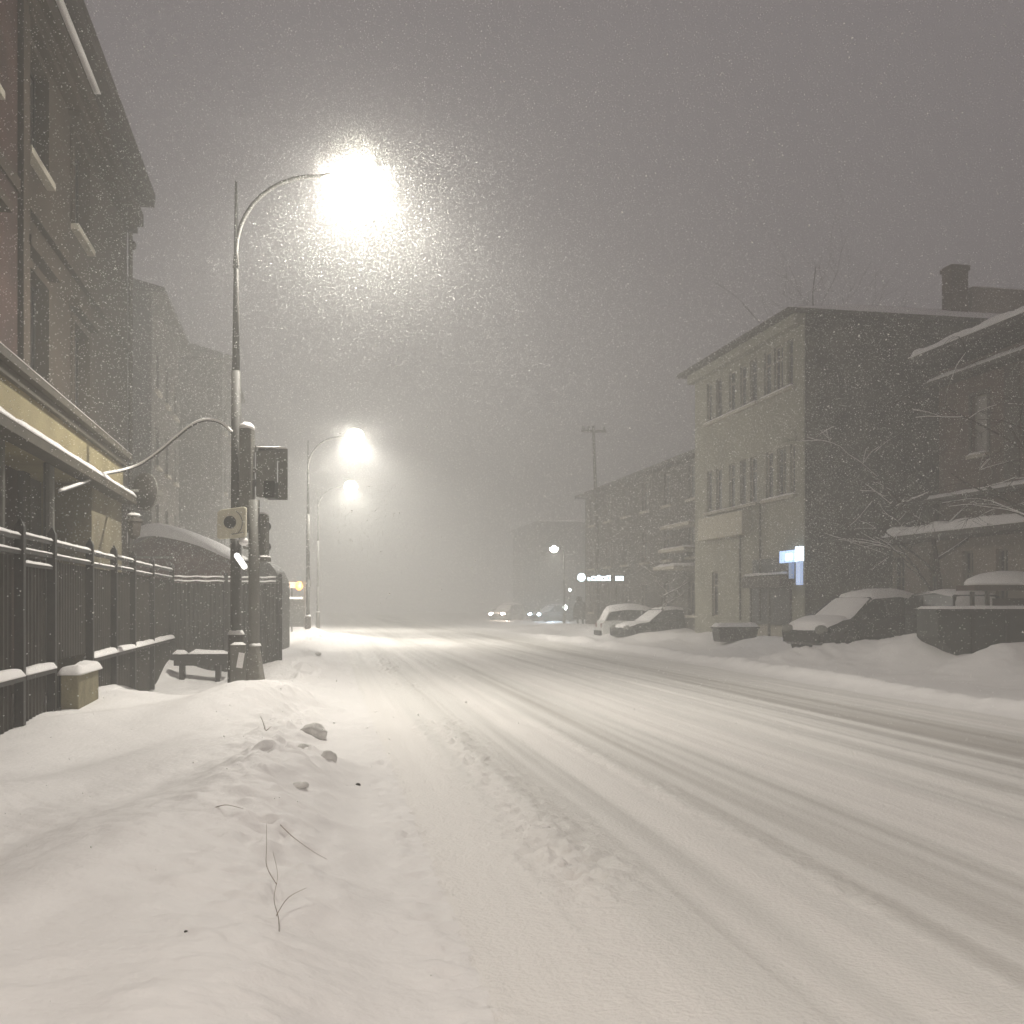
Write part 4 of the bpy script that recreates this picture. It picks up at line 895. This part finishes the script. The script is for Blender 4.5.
# ------------------------------------------------------------------ trees (bare, snow on the limbs)
def bare_tree(name, label, loc, H, seed, spread=1.0, lean=(0,0), depth=6, snow=True, r0=.14, group=None, start=.35, droop=0.):
    rnd = random.Random(seed); r = empty(name, loc, 0, label, 'tree', group)
    tr = MB(); cr_ = MB(); sn = MB()
    def grow(p, d, L, rad, lev):
        n_ = 4; pts = [p.copy()]; rs = [rad]
        for i in range(n_):
            d = (d + Vector((rnd.uniform(-.22,.22), rnd.uniform(-.22,.22), rnd.uniform(-.12,.16)-droop*lev*.05))).normalized()
            p = p + d*L/n_; pts.append(p.copy()); rs.append(rad*(1-.45*(i+1)/n_))
        (tr if lev == 0 else cr_).tube(pts, rs, 7 if lev < 2 else (4 if lev < 4 else 3), cap=False)
        if snow and abs(d.z) < .80 and lev >= 1 and lev < depth-1 and rnd.random() < .55:
            sn.tube([q+Vector((0,0,rs[k_]*.8+.006)) for k_, q in enumerate(pts)], [max(.010, q_*.85) for q_ in rs], 4, cap=True)
        if lev >= depth: return
        kids = rnd.choice((2,3,3)) if lev else 5
        for k_ in range(kids):
            f = rnd.uniform(.35,1) if lev else rnd.uniform(start,1); q = pts[0].lerp(pts[-1], f) if lev == 0 else pts[max(1, min(n_, int(f*n_+.5)))]
            ax = Vector((rnd.uniform(-1,1), rnd.uniform(-1,1), rnd.uniform(-.25,.55)))*spread; nd = (d*.75+ax).normalized()
            grow(q, nd, L*rnd.uniform(.55,.78), max(.006, rs[-1]*rnd.uniform(.6,.85)), lev+1)
    grow(Vector((0,0,-.2)), Vector((lean[0],lean[1],1)).normalized(), H*.48, r0, 0)
    tr.build('trunk', BARK, r, True); cr_.build('crown', BARK, r, True)
    if snow: sn.build('snow_cover', SNOW, r, True)
    return r
bare_tree('bare_tree', 'leafless tree spreading snow laden limbs over the front of the brown house at right', (13.7, 23.3, .4), 8.0, 12, 1.25, (-.28,.05), 6, True, .17, droop=.6)
bare_tree('bare_tree', 'leafless tree with twigs against the dark side wall of the pale building', (11.6, 28.4, .4), 7.2, 5, 1.1, (-.1,0), 6, True, .10, droop=.3)
bare_tree('bare_tree', 'thin bare tree whose top twigs poke above the roof of the pale building', (at(888,0,47).x, 47, 0), 16.6, 21, .75, (0,0), 5, False, .2, start=.7)
bare_tree('bare_tree', 'small snowy leafless tree in front of the dark block in the middle distance', (at(652,0,45).x, 45, .1), 4.6, 9, 1.0, (0,0), 5, True, .08)

# ------------------------------------------------------------------ small things on the snow bank
def plant(name, label, base, stems, rad=.004):
    x, y = base.x, base.y; z = g1(x, y); r = empty(name, (x, y, z), 0, label, 'dry stem')
    for k_, s_ in enumerate(stems):
        pp = smooth([Vector(a) for a in s_], 5); q = MB(); q.tube(pp, [rad*(1-.65*i/(len(pp)-1)) for i in range(len(pp))], 5); q.build('stem', TWIG, r, True)
def gpt(px, py, z=.3):
    Y = (EYE-z)*F/(py-HY); return Vector(((px-CX)/F*Y, Y, z))
b = gpt(279, 900, .30)
plant('dry_twig', 'thin forked dry stem bent over the snow bank in the left foreground', b, [
 [(0,0,-.03),(-.035,.15,.03),(-.09,.3,.08),(-.10,.42,.16),(-.14,.5,.25)], [(-.05,.17,.04),(-.02,.28,.09),(.05,.36,.115)], [(-.10,.40,.12),(-.17,.5,.18),(-.20,.62,.24),(-.2,.62,.36)],
 [(-.16,.75,.33),(-.10,.78,.26),(.0,.8,.18),(.06,.85,.13)]], .0023)
b = gpt(266, 703, .5)
plant('dry_twig', 'tiny dry twig sticking up on the snow heap near the signal base', b, [[(0,0,-.02),(-.03,0,.09),(-.06,0,.16)],[(0,0,0),(.06,0,.05)]], .006)
b = gpt(224, 812, .3)
plant('dry_twig', 'low short dry twig lying on the bank left of the forked stem', b, [[(-.1,0,.0),(0,.02,.03),(.12,.0,.01)]], .0035)
def clod(px, py, r_, lab, m, z=.12, nm='snow_clod', cat='snow lump', sq=.7):
    p = gpt(px, py, z); z = g1(p.x, p.y); p = gpt(px, py, z); z = g1(p.x, p.y)
    q = MB(); q.blob((0,0,0), r_,r_*.9,r_*sq, n=14, m=9, rough=.10, seed=int(px)); o = q.build(nm, m, None, True); o.location = (p.x, p.y, z+r_*sq*.15); md = o.modifiers.new('soft','SUBSURF'); md.levels = md.render_levels = 1; md2 = o.modifiers.new('lump','DISPLACE'); tx = bpy.data.textures.get('lumps') or bpy.data.textures.new('lumps','CLOUDS'); tx.noise_scale = .08; md2.texture = tx; md2.strength = r_*.5; tag(o, lab, cat)
clod(313, 737, .16, 'wide lump of dirty snow on the bank edge, upper left of the round one', DIRTS, .2)
clod(328.5, 760, .085, 'round dark-based snow lump at the foot of the bank', DIRTS, .1, sq=.9)
clod(304, 746, .08, 'small dirty snow crumb just below the wide lump', DIRTS, .2)
clod(300, 770, .07, 'low dirty crumb of snow left of the round dark lump', DIRTS, .2, sq=.4)
clod(358, 785, .025, 'tiny black stone on the road edge', GRIT, .02, 'small_stone', 'stone')
clod(186, 926, .009, 'single black pebble on the smooth snow in the left foreground', GRIT, .3, 'small_stone', 'stone')
clod(546, 829, .035, 'small white lump of snow lying between the wheel tracks', SNOW, .02)
clod(318, 655+0, .10, 'dark spot of grit on the far part of the bank', DIRTS, .3, 'snow_clod', 'snow lump', sq=.5)

# ------------------------------------------------------------------ falling snow: separate flakes hanging in the air
rs = np.random.RandomState(11); N = 1000000
Yf = (rs.rand(N)**.55)*38+3.2; pxs = rs.uniform(-260, 1284, N); zs = rs.uniform(.1, 13, N)
Xf = (pxs-CX)/F*Yf; u_ = Xf+.18*Yf; ok = (u_ > -4.2) & (u_ < 15.2) & (zs > gh(Xf, Yf)+.03); ok &= zs < 1.6+Yf*.65; ok &= (vn(pxs*.02, zs*1.1+Yf*.3, 4)+.6*vn(pxs*.07, zs*3, 5) > .55+.5*(rs.rand(N)-.5)); ok &= (zs > 1.9) | (Yf > 28) | (rs.rand(N) < .3)
Pf = np.stack([Xf, Yf, zs], 1)[ok]; n = len(Pf)
sz = np.where(rs.rand(n) < .02, rs.uniform(.004, .007, n), rs.uniform(.0018, .0043, n))*(.6+.4*np.minimum(Pf[:,1], 16)/10)
sw = []
for px_, Y_, n1, n2 in ((236, 16.3, 5600, 36000), (308, 42.0, 700, 3500), (318, 60.0, 100, 900)):   # extra flakes added round the lamp heads to build their glare halo
    lx_ = (px_-CX)/F*Y_ + 1.86*CT; ly_ = Y_ + 1.86*ST
    a_ = rs.normal(0, .36 if Y_ < 30 else .30, (n1, 3)); b_ = rs.normal(0, 1.0, (n2, 3))*np.array([1.2, 1.0, 1.1]) + np.array([.35, 0, -.7])
    q_ = np.concatenate([a_, b_])*(1 if Y_ < 30 else 1.1) + np.array([lx_-.12, ly_, 8.58]); sw.append(q_)
sw = np.concatenate(sw); Pf = np.concatenate([Pf, sw]); far_ = np.linalg.norm(sw-np.array([(236-CX)/F*16.3+1.86*CT, 16.3+1.86*ST, 8.4]), axis=1) > .7; sz = np.concatenate([sz, rs.uniform(.0018, .0046, len(sw))*np.where(sw[:,1] > 30, 1.6, np.where(far_, .74, 1.0))]); n = len(Pf)
base = np.array([(1,1,1),(1,-1,-1),(-1,1,-1),(-1,-1,1)], float)
V = base[None]*sz[:,None,None]*rs.uniform(.5,1.4,(n,4,3)) ; V = V + Pf[:,None,:]
Fi = np.array([(0,1,2),(0,3,1),(0,2,3),(1,3,2)]); Fi = (Fi[None]+4*np.arange(n)[:,None,None]).reshape(-1,3)
me = bpy.data.meshes.new('falling_snow'); me.vertices.add(4*n); me.vertices.foreach_set('co', V.ravel())
me.loops.add(Fi.size); me.loops.foreach_set('vertex_index', Fi.ravel().astype(np.int32)); me.polygons.add(len(Fi)); me.polygons.foreach_set('loop_start', np.arange(0, Fi.size, 3, dtype=np.int32))
me.update(calc_edges=True); fm_ = bpy.data.materials.new('snowflake'); fm_.use_nodes = True; t = fm_.node_tree; t.nodes.clear()
_o = t.nodes.new('ShaderNodeOutputMaterial'); _d = t.nodes.new('ShaderNodeBsdfDiffuse'); _t = t.nodes.new('ShaderNodeBsdfTranslucent'); _m = t.nodes.new('ShaderNodeMixShader'); _m.inputs[0].default_value = .5
_d.inputs[0].default_value = _t.inputs[0].default_value = (.95,.95,.93,1); t.links.new(_d.outputs[0], _m.inputs[1]); t.links.new(_t.outputs[0], _m.inputs[2]); t.links.new(_m.outputs[0], _o.inputs[0])
me.materials.append(fm_)
o = bpy.data.objects.new('falling_snow', me); COL.objects.link(o); tag(o, 'snowflakes falling through the lamp light over the street', 'falling snow', kind='stuff')

# ------------------------------------------------------------------ haze: the air full of fine snow
mb = MB(); mb.box(-150, 150, -40, 175, -1.2, 19)
hz = mb.build('haze', bpy.data.materials.new('haze'), None); tag(hz, 'pale air thick with fine snow', 'haze', kind='stuff')
m = hz.data.materials[0]; m.use_nodes = True; t = m.node_tree; t.nodes.clear()
out = t.nodes.new('ShaderNodeOutputMaterial'); pv = t.nodes.new('ShaderNodeVolumePrincipled'); t.links.new(pv.outputs[0], out.inputs['Volume'])
pv.inputs['Color'].default_value = (.74, .745, .73, 1); pv.inputs['Density'].default_value = HAZE; pv.inputs['Anisotropy'].default_value = 0.15
